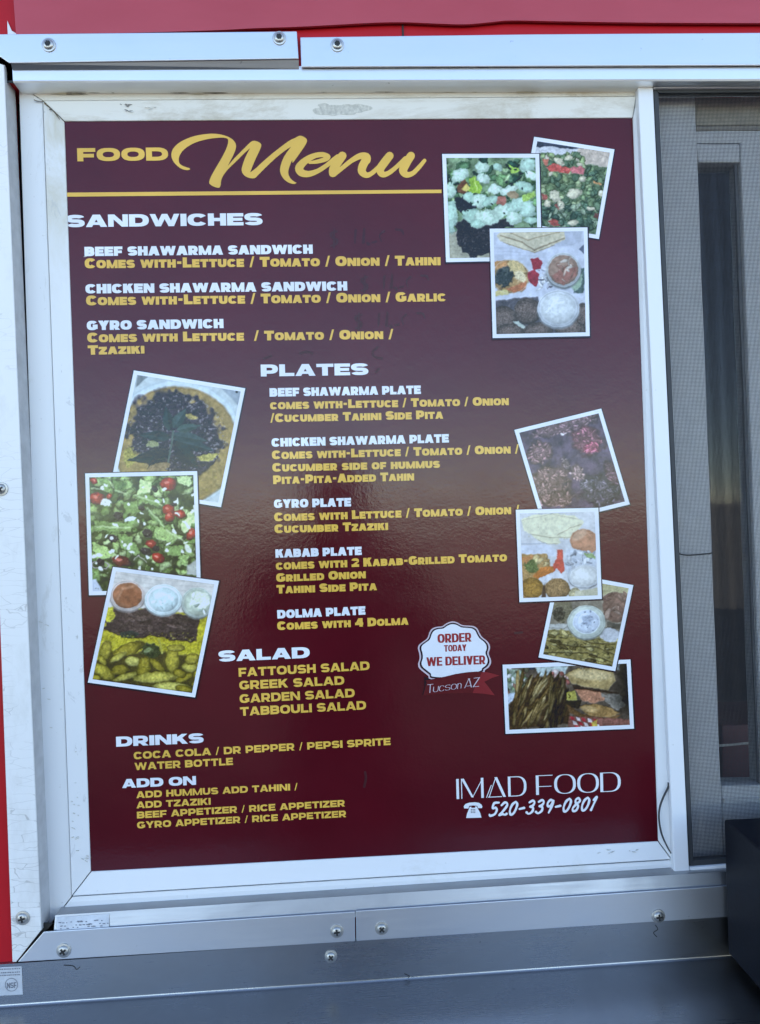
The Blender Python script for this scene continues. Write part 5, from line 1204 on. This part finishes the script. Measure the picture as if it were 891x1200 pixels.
# === PERSON
# ------------------------------------------------------------------ the photographer, whose dark reflection lies in the glossy board
def grow(name, joints, bones, mats, pick, parent, sub=2):
    bm = bmesh.new(); L = bm.verts.layers.skin.verify(); V = {}
    for k, (co, r) in joints.items():
        v = bm.verts.new(co); V[k] = v
        r = (r, r) if isinstance(r, float) else r; g_ = 1.22 if max(r) > .025 and co[2] < 1.5 else 1.06
        v[L].radius = (r[0]*g_, r[1]*g_)
    for a, b in bones: bm.edges.new((V[a], V[b]))
    V['root'][L].use_root = True
    me = bpy.data.meshes.new(name); bm.to_mesh(me); bm.free()
    o = bpy.data.objects.new(name, me); C.objects.link(o)
    sk = o.modifiers.new('skin', 'SKIN'); sk.use_smooth_shade = True; sk.branch_smoothing = .6
    sb = o.modifiers.new('sub', 'SUBSURF'); sb.levels = sb.render_levels = sub
    bpy.context.view_layer.update()
    dg_ = bpy.context.evaluated_depsgraph_get(); me2 = bpy.data.meshes.new_from_object(o.evaluated_get(dg_))
    bpy.data.objects.remove(o); me2.name = name; me2.materials.clear()
    for p in me2.polygons: p.material_index = pick(p.center); p.use_smooth = True
    return link(name, me2, mats, parent)
SHIRT = plain('dark_cotton_shirt', (.020, .021, .026), .85, nz=.25, scale=90)
JEANS = plain('dark_blue_denim', (.022, .028, .048), .85, nz=.3, scale=220)
SKIN = plain('skin', (.36, .20, .13), .5, nz=.08, scale=40); SHOE = plain('black_shoe', (.02, .02, .02), .5); HAIR = plain('dark_hair', (.014, .010, .008), .5, nz=.4, scale=200)
PX, PY = .262, -1.30
who = empty('person', 'person in dark shirt and jeans holding up a phone, reflected in the glossy board', 'person', (PX, PY, 0))
J = {'root': ((PX, PY, .95), (.155, .115)), 'waist': ((PX, PY, 1.08), (.140, .100)), 'chest': ((PX, PY+.01, 1.28), (.165, .115)), 'upper': ((PX, PY, 1.39), (.120, .080)), 'neck': ((PX, PY+.01, 1.475), .054),
     'jaw': ((PX, PY+.045, 1.545), (.058, .064)), 'face': ((PX, PY+.035, 1.60), (.072, .088)), 'crown': ((PX, PY+.02, 1.67), (.066, .078))}
Bn = [('root', 'waist'), ('waist', 'chest'), ('chest', 'upper'), ('upper', 'neck'), ('neck', 'jaw'), ('jaw', 'face'), ('face', 'crown')]
for sgn, t_ in ((-1, 'l'), (1, 'r')):
    hx = .284+sgn*.052
    J.update({t_+'sh': ((PX+sgn*.185, PY, 1.395), .062), t_+'el': ((PX+sgn*.245, PY+.13, 1.165), .045), t_+'wr': ((hx+sgn*.035, -.955, 1.445), .030), t_+'pa': ((hx+sgn*.012, -.905, 1.505), (.034, .020)),
              t_+'hip': ((PX+sgn*.095, PY, .88), .100), t_+'kn': ((PX+sgn*.115, PY+.025, .50), .062), t_+'an': ((PX+sgn*.125, PY-.01, .10), .040), t_+'to': ((PX+sgn*.135, PY+.13, .035), (.042, .034))})
    Bn += [('upper', t_+'sh'), (t_+'sh', t_+'el'), (t_+'el', t_+'wr'), (t_+'wr', t_+'pa'), ('root', t_+'hip'), (t_+'hip', t_+'kn'), (t_+'kn', t_+'an'), (t_+'an', t_+'to')]
    for f in range(4):
        zf = 1.505+.018*(f-.6); ln = (.9, 1.0, .95, .78)[f]
        J.update({t_+'a%d' % f: ((hx+sgn*.014, -.888, zf), .0095), t_+'b%d' % f: ((hx+sgn*.006, -.866+.004*ln, zf+.006), .0085), t_+'c%d' % f: ((hx-sgn*.018*ln, -.8635, zf+.010), .0075)})
        Bn += [(t_+'pa', t_+'a%d' % f), (t_+'a%d' % f, t_+'b%d' % f), (t_+'b%d' % f, t_+'c%d' % f)]
    J.update({t_+'t0': ((hx-sgn*.004, -.915, 1.50), .011), t_+'t1': ((hx-sgn*.016, -.902, 1.525), .009)})
    Bn += [(t_+'pa', t_+'t0'), (t_+'t0', t_+'t1')]
def pick(c):
    if c.z > 1.455 and abs(c.x-PX) < .11 and c.y < -1.1: return 2
    if c.y > -.985: return 2
    if c.z < .085: return 3
    return 1 if c.z < .985 else 0
body = grow('body', J, Bn, [SHIRT, JEANS, SKIN, SHOE], pick, who)
def lump(name, spec, mat, parent):
    bm = bmesh.new()
    for co, r in spec:
        mm = Matrix.Translation(co) @ Matrix.Diagonal((*r, 1)); bmesh.ops.create_uvsphere(bm, u_segments=20, v_segments=12, radius=1, matrix=mm)
    return link(name, mesh_of(bm, name, True), mat, parent)
lump('hair', [((PX, PY+.006, 1.652), (.079, .092, .072))], HAIR, who)
lump('nose', [((PX, PY+.112, 1.590), (.012, .018, .022))], SKIN, who)
for sgn in (-1, 1):
    lump('ear', [((PX+sgn*.074, PY+.03, 1.592), (.010, .018, .030))], SKIN, who)
    lump('eye', [((PX+sgn*.030, PY+.098, 1.615), (.013, .009, .008))], plain('eye_white', (.7, .7, .7), .2), who)
lump('mouth', [((PX, PY+.103, 1.548), (.024, .008, .006))], plain('lips', (.30, .12, .10), .5), who)
bm = bmesh.new(); box(bm, (.284-.037, -.8835, 1.478), (.284+.037, -.8755, 1.628)); bevel(bm, .003, 3)
phn = empty('phone', 'black phone held up in both hands by the person before the menu board', 'phone', (.284, -.88, 1.478))
link('phone_body', mesh_of(bm, 'phone_body'), BLACKBOX, phn)
for dz in (.012, .034):
    bm = bmesh.new(); bmesh.ops.create_cone(bm, cap_ends=True, segments=24, radius1=.008, radius2=.008, depth=.003, matrix=Matrix.Translation((.262, -.874, 1.62-dz)) @ Matrix.Rotation(math.pi/2, 4, 'X'))
    link('lens', mesh_of(bm, 'lens'), GASKET, phn)
